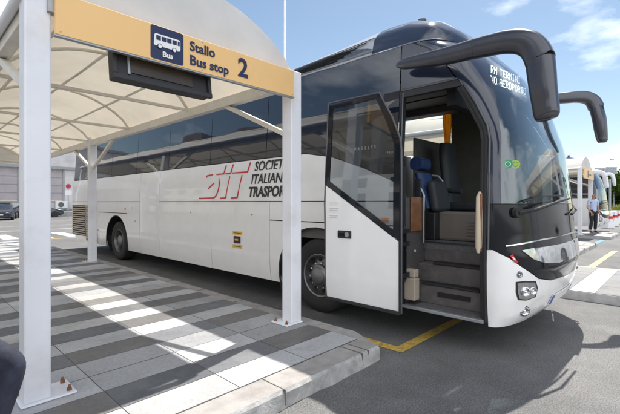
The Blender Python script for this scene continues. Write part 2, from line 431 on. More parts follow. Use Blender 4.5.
nt.links.new(mr.outputs[0], mx.inputs[0]); tn = N(nt, 'ShaderNodeVectorMath', operation='MULTIPLY'); tn.inputs[1].default_value = (1.0, .955, .86); nt.links.new(sky.outputs[0], tn.inputs[0]); nt.links.new(tn.outputs[0], mx.inputs[6]); nt.links.new(mx.outputs[2], bg.inputs[0]); nt.links.new(bg.outputs[0], out.inputs[0])
sl = bpy.data.lights.new('sun', 'SUN'); sl.energy = 3.6; sl.angle = R(.55); sl.color = (1, .955, .89)
so = bpy.data.objects.new('sun', sl); COL.objects.link(so); so.rotation_euler = SUN.to_track_quat('Z', 'Y').to_euler(); so.location = (0, 0, 30)
S.view_settings.view_transform = 'Standard'; S.view_settings.look = 'None'; S.view_settings.gamma = 1
S.view_settings.exposure = 1.2
S.render.engine = 'CYCLES'
S.cycles.max_bounces = 10; S.cycles.transparent_max_bounces = 16

# ------------------------------------------------------------------ ground, platforms
bm = BM(); g = 600
vs = [bm.verts.new(p) for p in ((-g, -g, 0), (g, -g, 0), (g, g, 0), (-g, g, 0))]; bm.faces.new(vs)
single('ground', bm, M['asphalt'], kind='structure')

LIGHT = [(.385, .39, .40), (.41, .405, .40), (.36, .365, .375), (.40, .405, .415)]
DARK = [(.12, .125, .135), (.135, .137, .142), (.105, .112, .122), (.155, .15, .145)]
def platform(x0, x1, y0, y1, chamfer=True, pat=None, kerbmat='kerb'):
    # body of kerb and sub-base, top is the kerb stone ring
    kw = .18; ke = .25
    bm = BM()
    out_ = [(x0, y0), (x1-.17, y0), (x1, y0+.40), (x1, y1), (x0, y1)]
    # uneven worn edge: subdivide
    def sub(pts, st):
        r = []
        for i, p in enumerate(pts):
            q = pts[(i+1) % len(pts)]; L = hypot(q[0]-p[0], q[1]-p[1]); n = max(1, min(60, int(L/st)))
            for k in range(n): r.append((p[0]+(q[0]-p[0])*k/n, p[1]+(q[1]-p[1])*k/n))
        return r
    ol = sub(out_, .12); rr = random.Random(int(x0*10))
    bot = [bm.verts.new((p[0]+rr.uniform(-.008, .008), p[1]-.02+rr.uniform(-.012, .008), 0)) for p in ol]
    mid = [bm.verts.new((p[0]+rr.uniform(-.004, .004), p[1]-.006+rr.uniform(-.006, .004), .105)) for p in ol]
    top = [bm.verts.new((p[0], p[1]+.012, .13+rr.uniform(-.002, .002))) for p in ol]
    n = len(ol)
    for a, b in ((bot, mid), (mid, top)):
        for i in range(n): bm.faces.new((a[i], a[(i+1) % n], b[(i+1) % n], b[i]))
    f = bm.faces.new(top); f.material_index = 1; f.normal_update()
    bmesh.ops.triangulate(bm, faces=[f])
    o = single('platform_kerb', bm, [M[kerbmat], M['kerb_top']], kind='structure')
    bm = BM()
    k_ = y0+1.35
    while k_ < y1: box(bm, x1-.178, x1+.003, k_, k_+.006, .02, .1335); k_ += 1.0
    k_ = x0+.7
    while k_ < x1-.3: box(bm, k_, k_+.007, y0-.016, y0+.245, .02, .1335); k_ += .95
    box(bm, x1-.35, x1-.344, y0-.01, y0+.25, .02, .1335)
    single('kerb_joint', bm, M['grout'], kind='structure')
    # slabs
    bm = BM(); lay = bm.loops.layers.float_color.new('tone')
    px0, px1, py0, py1 = x0+.02, x1-kw, y0+ke, y1-.1
    box(bm, px0, px1, py0, py1, .125, .1335, mi=1)
    W = .33; L = (px1-px0)/round((px1-px0)/.64); gap = .0035
    ny = int((py1-py0)/W)
    for j in range(ny):
        base = pat[j] if j < len(pat) else None
        if base is None: base = 'D' if rr.random() < .45 else 'L'
        for i in range(round((px1-px0)/L)):
            a0 = px0+i*L; b0 = py0+j*W
            if b0+W > py1: continue
            if i == round((px1-px0)/L)-1 and b0 < y0+.34: pass
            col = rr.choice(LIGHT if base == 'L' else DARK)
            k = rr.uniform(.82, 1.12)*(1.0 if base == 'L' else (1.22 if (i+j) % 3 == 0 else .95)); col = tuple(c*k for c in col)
            z = .1362+rr.uniform(-.0006, .0006)
            vv = [bm.verts.new(p) for p in ((a0+gap, b0+gap, z), (a0+L-gap, b0+gap, z), (a0+L-gap, b0+W-gap, z), (a0+gap, b0+W-gap, z))]
            f = bm.faces.new(vv)
            for lp in f.loops: lp[lay] = (*col, 1)
            # half slab joint
    o2 = single('platform_paving', bm, [M['slab'], M['grout']], kind='structure')
    return o, o2
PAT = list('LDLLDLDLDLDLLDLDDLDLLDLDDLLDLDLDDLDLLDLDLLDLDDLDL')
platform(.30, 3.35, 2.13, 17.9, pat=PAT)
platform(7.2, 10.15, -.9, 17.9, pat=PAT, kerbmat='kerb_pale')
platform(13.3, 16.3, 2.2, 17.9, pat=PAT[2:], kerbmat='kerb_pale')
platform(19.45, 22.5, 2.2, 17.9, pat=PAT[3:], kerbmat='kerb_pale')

def marking(pts, w, mat, z=.004, name='road_marking'):
    bm = BM()
    for a, b in pts:
        a = Vector((*a, z)); b = Vector((*b, z)); d = (b-a).normalized(); s = Vector((-d.y, d.x, 0))*w/2
        bm.faces.new([bm.verts.new(p) for p in (a-s, b-s, b+s, a+s)]); z += .0006
    return single(name, bm, M[mat], kind='structure')
marking([((3.52, 17.5), (3.52, 2.11)), ((3.46, 2.11), (6.9, 2.11)), ((6.85, 2.05), (6.85, 17.5))], .12, 'road_yellow')
marking([((10.35, 17.5), (10.35, 2.6)), ((10.3, 2.6), (13.1, 2.6)), ((13.05, 2.5), (13.05, 17.5)), ((10.9, 1.6), (15.2, 1.6))], .14, 'road_worn')
marking([((16.5, 17.5), (16.5, 2.4)), ((16.5, 2.4), (19.3, 2.4))], .14, 'road_blue')
marking([((11, .9), (17, .9)), ((11, .2), (18, .2))], .16, 'road_white')
for k in range(5):
    marking([((1.0+k*1.1, 19.2), (1.0+k*1.1, 22.6))], .55, 'road_white', name='zebra_marking')
marking([((3.4, 18.6), (8, 18.6))], .14, 'road_yellow')

# ------------------------------------------------------------------ shelters
def vault_z(s, z0=2.90, rise=.56):
    s = min(1, abs(s)); return z0 + rise*max(0, 1-s*s)**.75
def shelter(x0, y0, nb, label, group='vaulted bus stop shelters'):
    """columns at x0 and x0+2.44, first row at y0, nb bays of 6.62"""
    W = 2.44; B = 6.62; cx = x0+W/2; y1 = y0+nb*B; hw = 1.215
    T = Thing('bus_shelter', (cx, y0, .13), label, 'bus shelter', group)
    for k in range(nb+1):
        for sx in (0, 1):
            xc = x0+sx*W; yc = y0+k*B
            c = T.part('column', bx(xc-.078, xc+.078, yc-.078, yc+.078, .150, 2.97), M['steel_white'], bevel=.012)
            d = -1 if sx else 1
            # base plate is offset towards the platform's inside / outside as in the photo
            px0, px1 = (xc-.17, xc+.09) if sx else (xc-.10, xc+.235)
            p = T.part('base_plate', bx(px0, px1, yc-.10, yc+.17, .1375, .152), M['steel_white'], c, bevel=.02)
            for bxp in ((px0+.035, yc-.06), (px0+.035, yc+.12), (px1-.04, yc-.05), (px1-.04, yc+.12)):
                if abs(bxp[0]-xc) > .085 or abs(bxp[1]-yc) > .085:
                    bm = BM(); bmesh.ops.create_cone(bm, cap_ends=True, segments=6, radius1=.017, radius2=.015, depth=.02, matrix=Matrix.Translation((bxp[0], bxp[1], .163)))
                    bmesh.ops.create_cone(bm, cap_ends=True, segments=10, radius1=.009, radius2=.009, depth=.04, matrix=Matrix.Translation((bxp[0], bxp[1], .172)))
                    T.part('bolt', bm, M['rust'], p)
            # V braces under the longitudinal beam
            for dy in ((1,) if k == 0 else (-1,) if k == nb else (-1, 1)):
                bm = BM(); bar(bm, (xc, yc+dy*.07, 2.27), (xc, yc+dy*1.28, 2.80), .055, .055)
                T.part('brace', bm, M['beam_cream'], c)
    for sx in (0, 1):
        xc = x0+sx*W
        T.part('eaves_beam', bx(xc-.05, xc+.05, y0+.08, y1+.15, 2.79, 2.915), M['beam_cream'], bevel=.006)
        o = .085*(1 if sx else -1)
        bm = BM(); tube(bm, [(xc+o, y0-.02, 2.90), (xc+o, y1+.15, 2.90)], .035, 10)
        T.part('gutter_pipe', bm, M['steel_white'], smooth=True)
    nf = nb*3
    for k in range(nf+1):
        y = y0+.02+k*(y1-y0)/nf
        bm = BM(); pts = []
        for i in range(17):
            s = -1+i/8; pts.append((cx+s*(hw-.02), y, vault_z(s)-.03))
        tube(bm, pts, .022, 8, up=(0, 1, 0)); T.part('arch_rib', bm, M['beam_cream'], smooth=True)
        if k: T.part('tie_bar', bx(x0+.05, x0+W-.05, y-.02, y+.02, 2.875, 2.912), M['beam_cream'])
    for s in (-.62, 0, .62):
        bm = BM(); z = vault_z(s)-.032; tube(bm, [(cx+s*hw, y0+.02, z), (cx+s*hw, y1, z)], .02, 8)
        T.part('purlin', bm, M['beam_cream'], smooth=True)
    # membrane, sagging a little between the arches
    bm = BM(); rings = []; ny = nf*8
    for j in range(ny+1):
        y = y0-.03+(y1-y0+.06)*j/ny; sag = .055*sin(pi*(j % 8)/8)
        rings.append([(cx+s*hw, y, vault_z(s)-sag*(1-s*s)**.5*1.0) for s in [-1+i/12 for i in range(25)]])
    loft(bm, rings, cap=False, closed=False)
    T.part('canopy', bm, M['cloth'], smooth='all')
    for y, nm in ((y0-.035, 0), (y1+.035, 1)):
        bm = BM(); vs = [bm.verts.new((cx+s*(hw+.0), y, vault_z(s)+.004)) for s in [-1+i/16 for i in range(33)]]
        vs += [bm.verts.new((cx+hw, y, 2.80)), bm.verts.new((cx-hw, y, 2.80))]
        f = bm.faces.new(vs); bmesh.ops.triangulate(bm, faces=[f]); bmesh.ops.solidify(bm, geom=bm.faces[:], thickness=.006)
        T.part('end_panel', bm, M['cloth_white'])
    return T
sh1 = shelter(.66, 3.25, 2, 'large white shelter with vaulted fabric roof over the striped platform in the foreground')
def sign(x0, y, label, num=None, mini=False):
    T = Thing('bus_stop_sign', (x0+1.1, y, 2.64), label, 'sign', 'yellow stop signs across the shelter fronts')
    b = T.part('board', bx(x0, x0+2.25, y-.02, y+.02, 2.645, 2.93), M['sign_yellow'], bevel=.003)
    T.part('edge_trim', bx(x0-.006, x0+2.256, y-.016, y+.024, 2.633, 2.644), M['galv'], b)
    for rx in (x0+.03, x0+1.12, x0+2.22):
        for rz in (2.665, 2.91):
            bm = BM(); disc(bm, (rx, y-.021, rz), .0055, (0, -1, 0), .004, 10); T.part('rivet', bm, M['galv'], b)
    T.part('bracket', bx(x0-.035, x0+.01, y+.02, y+.07, 2.8, 2.9), M['galv'])
    f = y-.022
    bm = BM(); pl = BM()
    X0, X1, Z0, Z1 = x0+.655, x0+.94, 2.655, 2.925
    # navy square with rounded corners
    def rrect(bm, a0, a1, b0, b1, r, y, t=.003):
        pts = []
        for cx_, cz_, s in ((a1-r, b0+r, -90), (a1-r, b1-r, 0), (a0+r, b1-r, 90), (a0+r, b0+r, 180)):
            for k in range(5):
                a = R(s+k*22.5); pts.append((cx_+r*cos(a), y, cz_+r*sin(a)))
        fr = [bm.verts.new(p) for p in pts]; bk = [bm.verts.new((p[0], y+t, p[2])) for p in pts]
        bm.faces.new(fr); n = len(fr)
        for i in range(n): bm.faces.new((fr[i], bk[i], bk[(i+1) % n], fr[(i+1) % n]))
    rrect(bm, X0, X1, Z0, Z1, .02, f); pn = T.part('pictogram_panel', bm, M['sign_blue'])
    g = f-.003
    bm = BM(); rrect(bm, X0+.03, X1-.03, 2.765, 2.862, .018, g); rrect(bm, X0+.026, X1-.07, 2.765, 2.80, .006, g-.001)
    T.part('pictogram_bus', bm, M['lwhite'], pn)
    for a0_, a1_ in [(X0+.045+k*.046, X0+.083+k*.046) for k in range(4)]+[(X0+.231, X0+.248)]:
        bm = BM(); rrect(bm, a0_, a1_, 2.812, 2.848, .003, g-.0025); T.part('pictogram_window', bm, M['sign_blue'], pn)
    for c in (X0+.075, X0+.20):
        bm = BM(); disc(bm, (c, g-.003, 2.764), .021, (0, -1, 0), .002); T.part('pictogram_tyre', bm, M['sign_blue'], pn)
        bm = BM(); disc(bm, (c, g-.005, 2.764), .015, (0, -1, 0), .002); T.part('pictogram_wheel', bm, M['lwhite'], pn)
    t = text_bm('Bus', .062, basis((X0+.142, g-.001, 2.687), (1, 0, 0), (0, 0, 1)), .001, bold=.002, align='CENTER')
    T.part('pictogram_caption', t, M['lwhite'], pn)
    T.part('lettering', text_bm('Stallo', .115, basis((x0+.995, g, 2.808), (1, 0, 0), (0, 0, 1)), .001, bold=.0028), M['sign_blue'], b)
    T.part('lettering', text_bm('Bus stop', .115, basis((x0+.995, g, 2.688), (1, 0, 0), (0, 0, 1)), .001, bold=.0028), M['sign_blue'], b)
    if num: T.part('stop_number', text_bm(num, .245, basis((x0+1.50, g, 2.708), (1, 0, 0), (0, 0, 1)), .001, bold=.006), M['sign_blue'], b)
    return T
sign(.745, 3.12, 'yellow board reading Stallo Bus stop 2 with navy bus pictogram on the nearest shelter', '2')
# display box hanging under / behind the sign
T = Thing('passenger_display', (1.58, 3.24, 2.45), 'black passenger information display hanging below the yellow stop 2 board', 'display')
rm = ((1.58, 3.2, 2.6), Matrix.Rotation(R(-8), 3, 'X'))
def rb(*a, **k): return bx(*a, rot=rm, **k)
T.part('housing', rb(1.15, 1.99, 3.20, 3.30, 2.46, 2.80), M['black_plastic'], bevel=.008)
T.part('front_frame', rb(1.14, 2.0, 3.165, 3.2, 2.445, 2.485), M['black_plastic'], bevel=.004)
T.part('front_frame', rb(1.14, 1.17, 3.17, 3.2, 2.487, 2.80), M['black_plastic'], bevel=.004)
T.part('front_frame', rb(1.97, 2.0, 3.17, 3.2, 2.487, 2.80), M['black_plastic'], bevel=.004)
T.part('screen', rb(1.27, 1.82, 3.19, 3.199, 2.52, 2.78), paint('display_brown', (.055, .042, .03), .25, var=.2), bevel=.003)
T.part('screen_rim', rb(1.255, 1.272, 3.183, 3.198, 2.505, 2.80), M['galv'])
bm = BM()
for k in range(6): disc(bm, (1.2+k*.15, 3.158, 2.459), .006, (0, -1, 0), .006, 8)
T.part('screws', bm, M['galv'])
for ax in (1.3, 1.85):
    T.part('hanger', bx(ax-.02, ax+.02, 3.24, 3.28, 2.78, 2.95), M['galv'])

def shelter_copy(x0, y0, nb, label): return shelter(x0, y0, nb, label)
shelter(7.45, 2.12, 2, 'white vaulted shelter mostly hidden behind the large white coach')
shelter(13.6, 3.3, 1, 'white vaulted shelter seen in the gap beside the coach nose, left of the standing man')
shelter(19.72, 3.25, 1, 'small white vaulted shelter in the distance directly beside the man in the blue shirt')
def small_sign(x0, y, label):
    T = Thing('bus_stop_sign', (x0+1.1, y, 2.6), label, 'sign', 'yellow stop signs across the shelter fronts')
    T.part('board', bx(x0, x0+2.25, y-.02, y+.02, 2.5, 2.93), M['sign_yellow'])
    T.part('pictogram_panel', bx(x0+.7, x0+1.0, y-.025, y-.021, 2.56, 2.86), M['sign_blue'])
    T.part('lettering', text_bm('Bus stop', .12, basis((x0+1.1, y-.022, 2.66), (1, 0, 0), (0, 0, 1)), .001, bold=.003), M['sign_blue'])
small_sign(19.81, 3.12, 'far yellow stop board above the man in the blue shirt')
small_sign(13.7, 3.15, 'yellow stop board on the shelter beside the coach nose')
T = Thing('info_kiosk', (19.2, 4.6, .13), 'blue edged information panel standing under the distant shelter left of the man', 'kiosk')
T.part('panel', bx(20.0, 20.9, 5.2, 5.32, .5, 2.2), M['black_plastic'], bevel=.01)
T.part('edge', bx(19.9, 19.995, 5.18, 5.34, .3, 2.3), M['bed_blue'], bevel=.01)
for a in (20.05, 20.82): T.part('leg', bx(a-.03, a+.03, 5.23, 5.29, .13, .5), M['galv'])
T = Thing('ticket_machine', (18.9, 8, .13), 'white ticket machine box under the distant shelter', 'ticket machine')
T.part('cabinet', bx(19.75, 20.3, 6.9, 7.4, .15, 1.6), M['lwhite'], bevel=.03)
T.part('screen', bx(19.85, 20.2, 6.885, 6.9, 1.05, 1.45), M['black_gloss'])
T.part('base', bx(19.78, 20.27, 6.93, 7.37, .13, .15), M['galv'])

# ------------------------------------------------------------------ coach
INS = [(.2, .05), (.6, .0), (1.5, 0), (1.76, .004), (2.17, .05), (3.3, .125), (3.7, .16)]
YN = [(.28, 1.18), (.4, 1.06), (.6, .97), (.84, .92), (1.0, .94), (1.13, .97), (1.5, 1.0), (2.1, 1.08), (2.6, 1.22), (3.0, 1.44), (3.2, 1.62), (3.35, 1.85)]
YC = [(.28, 1.385), (2.1, 1.39), (2.22, 1.41), (2.46, 1.53), (2.68, 1.65), (2.8, 1.73), (3.0, 1.87), (3.2, 2.08), (3.35, 2.3)]
NS = 2.3; CX = 5.175
def front(t, z, off=0):
    a = pi*t; hw = 1.275-interp(INS, z)+off; c = cos(a); s = abs(sin(a))
    x = CX-copysign(hw*abs(c)**(2/NS), c); yc = interp(YC, z); yn = interp(YN, z)
    return (x, yc-(yc-yn+off)*s**(2/NS), z)
def near(y, z): return (3.9+interp(INS, z), y, z)
def far(y, z): return (6.45-interp(INS, z), y, z)
outN = lambda c: (-1, 0, 0)
outF = lambda c: (1, 0, 0)
outFront = lambda c: (c.x-CX, (c.y-2.4), 0)
ZT = [(1.76, 3.295), (1.8, 3.40), (1.9, 3.52), (2.1, 3.69), (2.4, 3.81), (2.7, 3.83), (3.0, 3.80), (3.6, 3.74), (4.3, 3.68), (5.2, 3.66), (14, 3.64), (14.3, 3.5)]
def roof(v, y):
    """v in -1..1 across, y along"""
    z0 = 3.302 if y > 2.35 else 3.302-(2.35-y)*.02
    hw = 1.275-interp(INS, z0); yc = 2.2; yn = 1.76
    if y < yc: hw *= max(0, 1-((yc-y)/(yc-yn))**NS)**(1/NS)
    if y > 14.1: hw *= 1-.25*((y-14.1)/.25)**2
    zt = interp(ZT, y); vv = min(1, abs(v))
    p = 3
    return (CX+v*hw, y, z0+(zt-z0)*(1-vv**p)**.5)
def ell_arch(yc, a=.74, b=.66, z0=.31, zc=.5, n=18):
    """points of arch from +y side bottom to -y side bottom"""
    pts = []
    a0 = asin((z0-zc)/b)
    for i in range(n+1):
        th = a0+(pi-2*a0)*i/n; pts.append((yc+a*cos(th), zc+b*sin(th)))
    return pts
WY = (3.62, 10.63)
def wheel(T, xc, yc, side, dual=False):
    """side -1: outer face towards -x"""
    r = .5; s = side; w_ = .30
    bm = BM()
    lathe(bm, [(.29, 0*s), (.31, .012*s), (.40, .022*s), (.455, .02*s), (.488, .0*s), (.5, -.035*s), (.5, -w_*s+.035*s), (.485, -w_*s), (.30, -w_*s)], (xc, yc, .5), 'X', 56)
    tyre = T.part('wheel', bm, M['rubber'], smooth=True)
    bm = BM()
    for k in range(5):
        y = xc + s*(-.05-k*.05)
        lathe(bm, [(.496, -.006), (.5035, -.005), (.5035, .005), (.496, .006)], (y, yc, .5), 'X', 56)
    T.part('tread', bm, M['rubber'], tyre)
    bm = BM()
    if not dual:
        prof = [(.295, .008), (.285, .014), (.27, .004), (.262, -.05), (.255, -.075), (.22, -.055), (.165, -.035), (.15, -.03), (.145, .012), (.11, .03), (.105, .04), (.06, .055), (.0001, .058)]
    else:
        prof = [(.295, .008), (.285, .012), (.27, -.01), (.262, -.10), (.25, -.17), (.20, -.165), (.16, -.15), (.15, -.06), (.14, -.02), (.10, -.005), (.0001, .0)]
    lathe(bm, [(a, b*s) for a, b in prof], (xc, yc, .5), 'X', 48)
    rim = T.part('rim', bm, M['rim'], tyre, smooth=True)
    hx = (-.047 if not dual else -.163)*s
    for k in range(10):
        bm = BM(); a = 2*pi*k/10+.2; disc(bm, (xc+hx, yc+.212*cos(a), .5+.212*sin(a)), .026, (s, 0, 0), .022, 16)
        T.part('hand_hole', bm, M['rim_hole'], rim)
    for k in range(10):
        bm = BM(); a = 2*pi*(k+.5)/10+.2; disc(bm, (xc+(-.02 if not dual else -.14)*s, yc+.172*cos(a), .5+.172*sin(a)), .014, (s, 0, 0), .05, 6)
        T.part('wheel_nut', bm, M['chrome'], rim)

WAIST = [(14.3, 2.17), (3.86, 2.17), (3.38, 2.09), (2.85, 1.91), (2.48, 1.76), (2.345, 1.69)]
def waist(y): return interp(sorted(WAIST), y)
def rect(y0, y1, z0, z1): return [(y0, z0), (y1, z0), (y1, z1), (y0, z1)]

def coach(loc, label, detail=True, white='bus_white', wsmat='ws', group='coaches parked at the stands', stripe=None):
    T = Thing('coach', (CX, 7.6, 0), label, 'coach', group)
    P = T.part
    W = M[white]
    # ---- near side lower panels
    for nm, poly in (
        ('rear_quarter_panel', [(11.885, .31), (13.5, .31), (14.0, .36), (14.25, .6), (14.3, .9), (14.3, 1.5), (11.885, 1.5)]),
        ('side_flap', rect(9.94, 11.87, 1.225, 1.5)),
        ('wheel_arch_panel', [(11.87, .31), (11.87, 1.21), (9.94, 1.21), (9.94, .55)] + [p for p in reversed(ell_arch(WY[1], a=.72)) if True]),
        ('luggage_door', rect(9.215, 9.925, .31, 1.5)),
        ('luggage_door', rect(6.195, 8.215, .31, 1.5)),
        ('luggage_door', rect(4.585, 6.18, .31, 1.5)),
        ('side_flap', rect(3.36, 4.57, 1.235, 1.5)),
        ('side_flap', rect(2.345, 3.345, 1.235, 1.5)),
        ('wheel_arch_panel', [(4.57, .31), (4.57, 1.22), (2.345, 1.22), (2.345, .31)] + list(reversed(ell_arch(WY[0], a=.76)))),
        ('upper_side_panel', [(14.3, 1.515), (14.3, 2.17), (9.215, 2.17), (9.215, 1.515)]),
        ('side_panel', [(9.2, .31), (9.2, 2.17), (8.23, 2.17), (8.23, .31)]),
        ('upper_side_panel', [(8.215, 1.515), (8.215, 2.17), (3.86, 2.17), (3.38, 2.09), (2.85, 1.91), (2.48, 1.76), (2.345, 1.69), (2.345, 1.515)]),
    ):
        if nm == 'wheel_arch_panel' and poly[0][0] == 11.87:
            poly = [(11.87, .31), (11.87, 1.21), (9.94, 1.21), (9.94, .56)] + [p for p in reversed(ell_arch(WY[1], a=.72)) if p[0] > 9.945 and True]
            poly = [p for p in poly]
        P(nm, skin_bm([poly], near, 2, .25, .02, outN), W, smooth=True)
    # arch lips and inner arches
    for yc, a in ((WY[0], .76), (WY[1], .72)):
        for xs, s in ((3.915, 1), (6.435, -1)):
            bm = BM(); pts = [(xs, p[0], p[1]) for p in ell_arch(yc, a=a-.012, b=.648)]
            tube(bm, pts, .014, 6, up=(1, 0, 0)); P('arch_lip', bm, M['rubber'])
            bm = BM(); rr = []
            for dx in (0, .55):
                rr.append([(xs+s*(.02+dx), p[0], p[1]) for p in ell_arch(yc, a=a, b=.66)])
            loft(bm, rr, cap=False, closed=False); P('arch_liner', bm, M['dark_void'])
    for yc, d in ((WY[0], False), (WY[1], True)):
        wheel(T, 3.975, yc, -1, d); wheel(T, 6.375, yc, 1, d)
    P('mud_flap', bx(3.98, 4.3, 11.33, 11.345, .16, .6), M['rubber'])
    P('mud_flap', bx(3.98, 4.3, 4.40, 4.415, .18, .6), M['rubber'])
    # ---- inner chassis / dark backing
    bm = BM()
    y_s = [(2.42, 2.84), (4.42, 9.87), (11.4, 14.15)]
    for a, b in y_s: box(bm, 3.96, 6.39, a, b, .36, 1.0)
    box(bm, 3.96, 6.39, 2.42, 14.15, 1.17, 1.62) if not detail else box(bm, 3.96, 6.39, 4.6, 14.15, 1.18, 1.62)
    box(bm, 4.5, 5.85, 1.6 if not detail else 2.9, 14.1, .38, 1.1)
    P('underbody', bm, M['dark_void'])
    # side glazing backing band (behind panes, as gaskets)
    g0 = .012
    edges = [14.27, 12.7, 11.1, 9.5, 7.9, 6.3, 4.72, 2.385]
    clear_from = 4.0 if detail else 0
    for i in range(len(edges)-1):
        b, a = edges[i]-.006, edges[i+1]+.006
        zs = [(a, waist(a)+g0)]
        for y, z in sorted(WAIST):
            if a < y < b: zs.append((y, z+g0))
        zs.append((b, waist(b)+g0))
        poly = zs + [(b, 3.295), (a, 3.295)]
        P('side_window', skin_bm([poly], near, 2, .2, .008, outN), M['winA'], smooth=True)
        if detail and a < 4.0:
            fm = M['clear'] if a < 4.0 else M['ws']
            P('far_side_window', skin_bm([rect(a, b, 1.85, 3.295)], far, 2, .3, .006, outF), fm, smooth=True)
        else:
            P('far_side_window', skin_bm([rect(a, b, 2.18, 3.295)], far, 2, .3, .008, outF), M['winA'], smooth=True)
    P('gasket_band', skin_bm([[(4.7, 2.12), (14.25, 2.12), (14.25, 3.3), (4.7, 3.3)]], lambda y, z: (near(y, z)[0]+.022, y, z), 3, .3, .01, outN), M['dark_void'])
    P('gasket_band', skin_bm([[(4.7, 2.12), (14.25, 2.12), (14.25, 3.3), (4.7, 3.3)]], lambda y, z: (far(y, z)[0]-.022, y, z), 3, .3, .01, outF), M['dark_void'])
    # window pillars near the front (inside)
    for y in ():
        P('window_pillar', skin_bm([rect(y-.05, y+.05, 1.9, 3.3)], lambda a, z: (far(a, z)[0]-.03, a, z), 3, .3, .03, outF), M['int_grey'])
    # far side body
    P('far_side_panel', skin_bm([[(1.4, .31), (2.345, .31), (2.345, 2.16), (1.4, 2.16)], [(2.355, .31), (2.84, .31)] + [(p[0], p[1]) for p in reversed(ell_arch(WY[0], a=.76))][0:0] + [(2.84, 1.22), (2.355, 1.22)]], far, 2, .25, .02, outF), W, smooth=True)
    P('far_side_panel', skin_bm([[(2.355, 1.22), (4.57, 1.22), (4.57, 1.83 if detail else 2.17), (2.355, 1.83 if detail else 2.17)], [(4.57, .31), (9.85, .31), (9.85, 2.17), (4.57, 2.17)], [(9.85, 1.21), (11.45, 1.21), (11.45, 2.17), (9.85, 2.17)], [(11.45, .31), (14.3, .31), (14.3, 2.17), (11.45, 2.17)]], far, 2, .25, .02, outF), W, smooth=True)
    P('far_wheel_arch', skin_bm([[(4.56, .31), (4.56, 1.21), (2.85, 1.21), (2.85, .31)] + list(reversed(ell_arch(WY[0], a=.76)))], far, 2, .25, .02, outF), W)
    P('far_wheel_arch', skin_bm([[(11.44, .31), (11.44, 1.2), (9.86, 1.2), (9.86, .31)] + list(reversed(ell_arch(WY[1], a=.72)))], far, 2, .25, .02, outF), W)
    # rear
    bm = BM(); rr = []
    for z in (.45, .8, 1.5, 2.17, 2.8, 3.3):
        i_ = interp(INS, z); yy = 14.34 - (.0 if z < 2 else (z-2.17)*.12)
        rr.append([(3.9+i_+.005, 14.25, z), (3.96+i_, yy+.02, z), (CX, yy+.08, z), (6.39-i_, yy+.02, z), (6.445-i_, 14.25, z)])
    loft(bm, rr, cap=False, closed=False); bmesh.ops.recalc_face_normals(bm, faces=bm.faces)
    P('rear_panel', bm, W, smooth=True)
    # ---- roof
    def roofpatch(v0, v1, y0, y1, mat, name, nv=16, ny=20, off=0, thick=.0):
        bm = BM(); rings = []
        for j in range(ny+1):
            y = y0+(y1-y0)*j/ny
            rings.append([Vector(roof(v0+(v1-v0)*i/nv, y))+Vector((0, 0, off)) for i in range(nv+1)])
        loft(bm, rings, cap=False, closed=False); bmesh.ops.recalc_face_normals(bm, faces=bm.faces)
        bm.normal_update()
        if sum(f.normal.z for f in bm.faces) < 0: bmesh.ops.reverse_faces(bm, faces=bm.faces)
        return P(name, bm, mat, smooth='all')
    roofpatch(-1, 1, 1.762, 2.80, M['navy_gloss'], 'roof_dome', 36, 26)
    rfp = roofpatch(-1, 1, 2.803, 14.3, M['roof_silver'], 'roof', 36, 40)
    # chrome cove line
    for sgn in (-1, 1):
        bm = BM(); pts = []
        for j in range(40):
            y = 1.95+(9-1.95)*(j/39)**1.7; p = roof(sgn, y); pts.append((p[0]+sgn*.002, p[1], p[2]+.002))
        tube(bm, pts, .007, 6); P('cove_trim', bm, M['chrome'])
    # vent grille on the roof shoulder
    if detail:
        bm = BM(); rings = []
        for j in range(40):
            y = 2.78+(6.2-2.78)*j/39; wdt = min(1, (y-2.74)/.9)
            r_ = []
            for q in range(7):
                v_ = -.9985+(.9985-.925)*wdt*(q/6)**1.6
                r_.append(Vector(roof(v_, y))+Vector((-.005, 0, .004)))
            rings.append(r_)
        loft(bm, rings, cap=False, closed=False); bmesh.ops.solidify(bm, geom=bm.faces[:], thickness=.003)
        P('roof_vent_panel', bm, M['lamp_dark'], smooth=True)
        for k in range(6):
            v0 = (-.9968, -.992, -.984, -.973, -.959, -.941)[k]
            y1 = 3.35-k*.11
            bm = BM(); rings = []
            for j in range(30):
                y = y1+(6.0-y1)*j/29
                a = Vector(roof(v0, y)); b = Vector(roof(v0+(.003, .005, .0065, .0085, .0105, .012)[k], y))
                o = Vector((-.010, 0, .008)); rings.append([a+o, b+o])
            loft(bm, rings, cap=False, closed=False); bmesh.ops.solidify(bm, geom=bm.faces[:], thickness=.004)
            P('roof_vent_slot', bm, M['dark_void'])
    bm = BM(); lathe(bm, [(.09, 0), (.085, .03), (.05, .045), (.045, .085), (.06, .095), (.055, .12), (.0001, .125)], (CX-.35, 2.55, 3.80), 'Z', 20)
    P('roof_beacon', bm, M['mirror_grey'], smooth=True)
    # ---- front
    fsk = lambda polys, off=0, thick=.012, ca=.02, cb=.08: skin_bm(polys, lambda t, z: front(t, z, off), ca, cb, thick, outFront)
    wl = [(.083, 1.485), (.087, 1.9), (.100, 2.2), (.135, 2.4), (.18, 2.62), (.225, 2.85), (.27, 3.02), (.31, 3.13)]
    wr = [(1-t, z) for t, z in wl]
    P('windscreen', fsk([wl[:] + wr[::-1]]), M[wsmat], smooth=True)
    P('windscreen_surround', fsk([[(0, 1.485)] + wl[:] + [(.31, 3.285), (0, 3.285)]]), M['navy_gloss'], smooth=True)
    P('windscreen_surround', fsk([[(1, 1.485), (1, 3.285), (.69, 3.285)] + wr[::-1]]), M['navy_gloss'], smooth=True)
    P('windscreen_header', fsk([[(.312, 3.134), (.688, 3.134), (.688, 3.285), (.312, 3.285)]]), M['navy_gloss'], smooth=True)
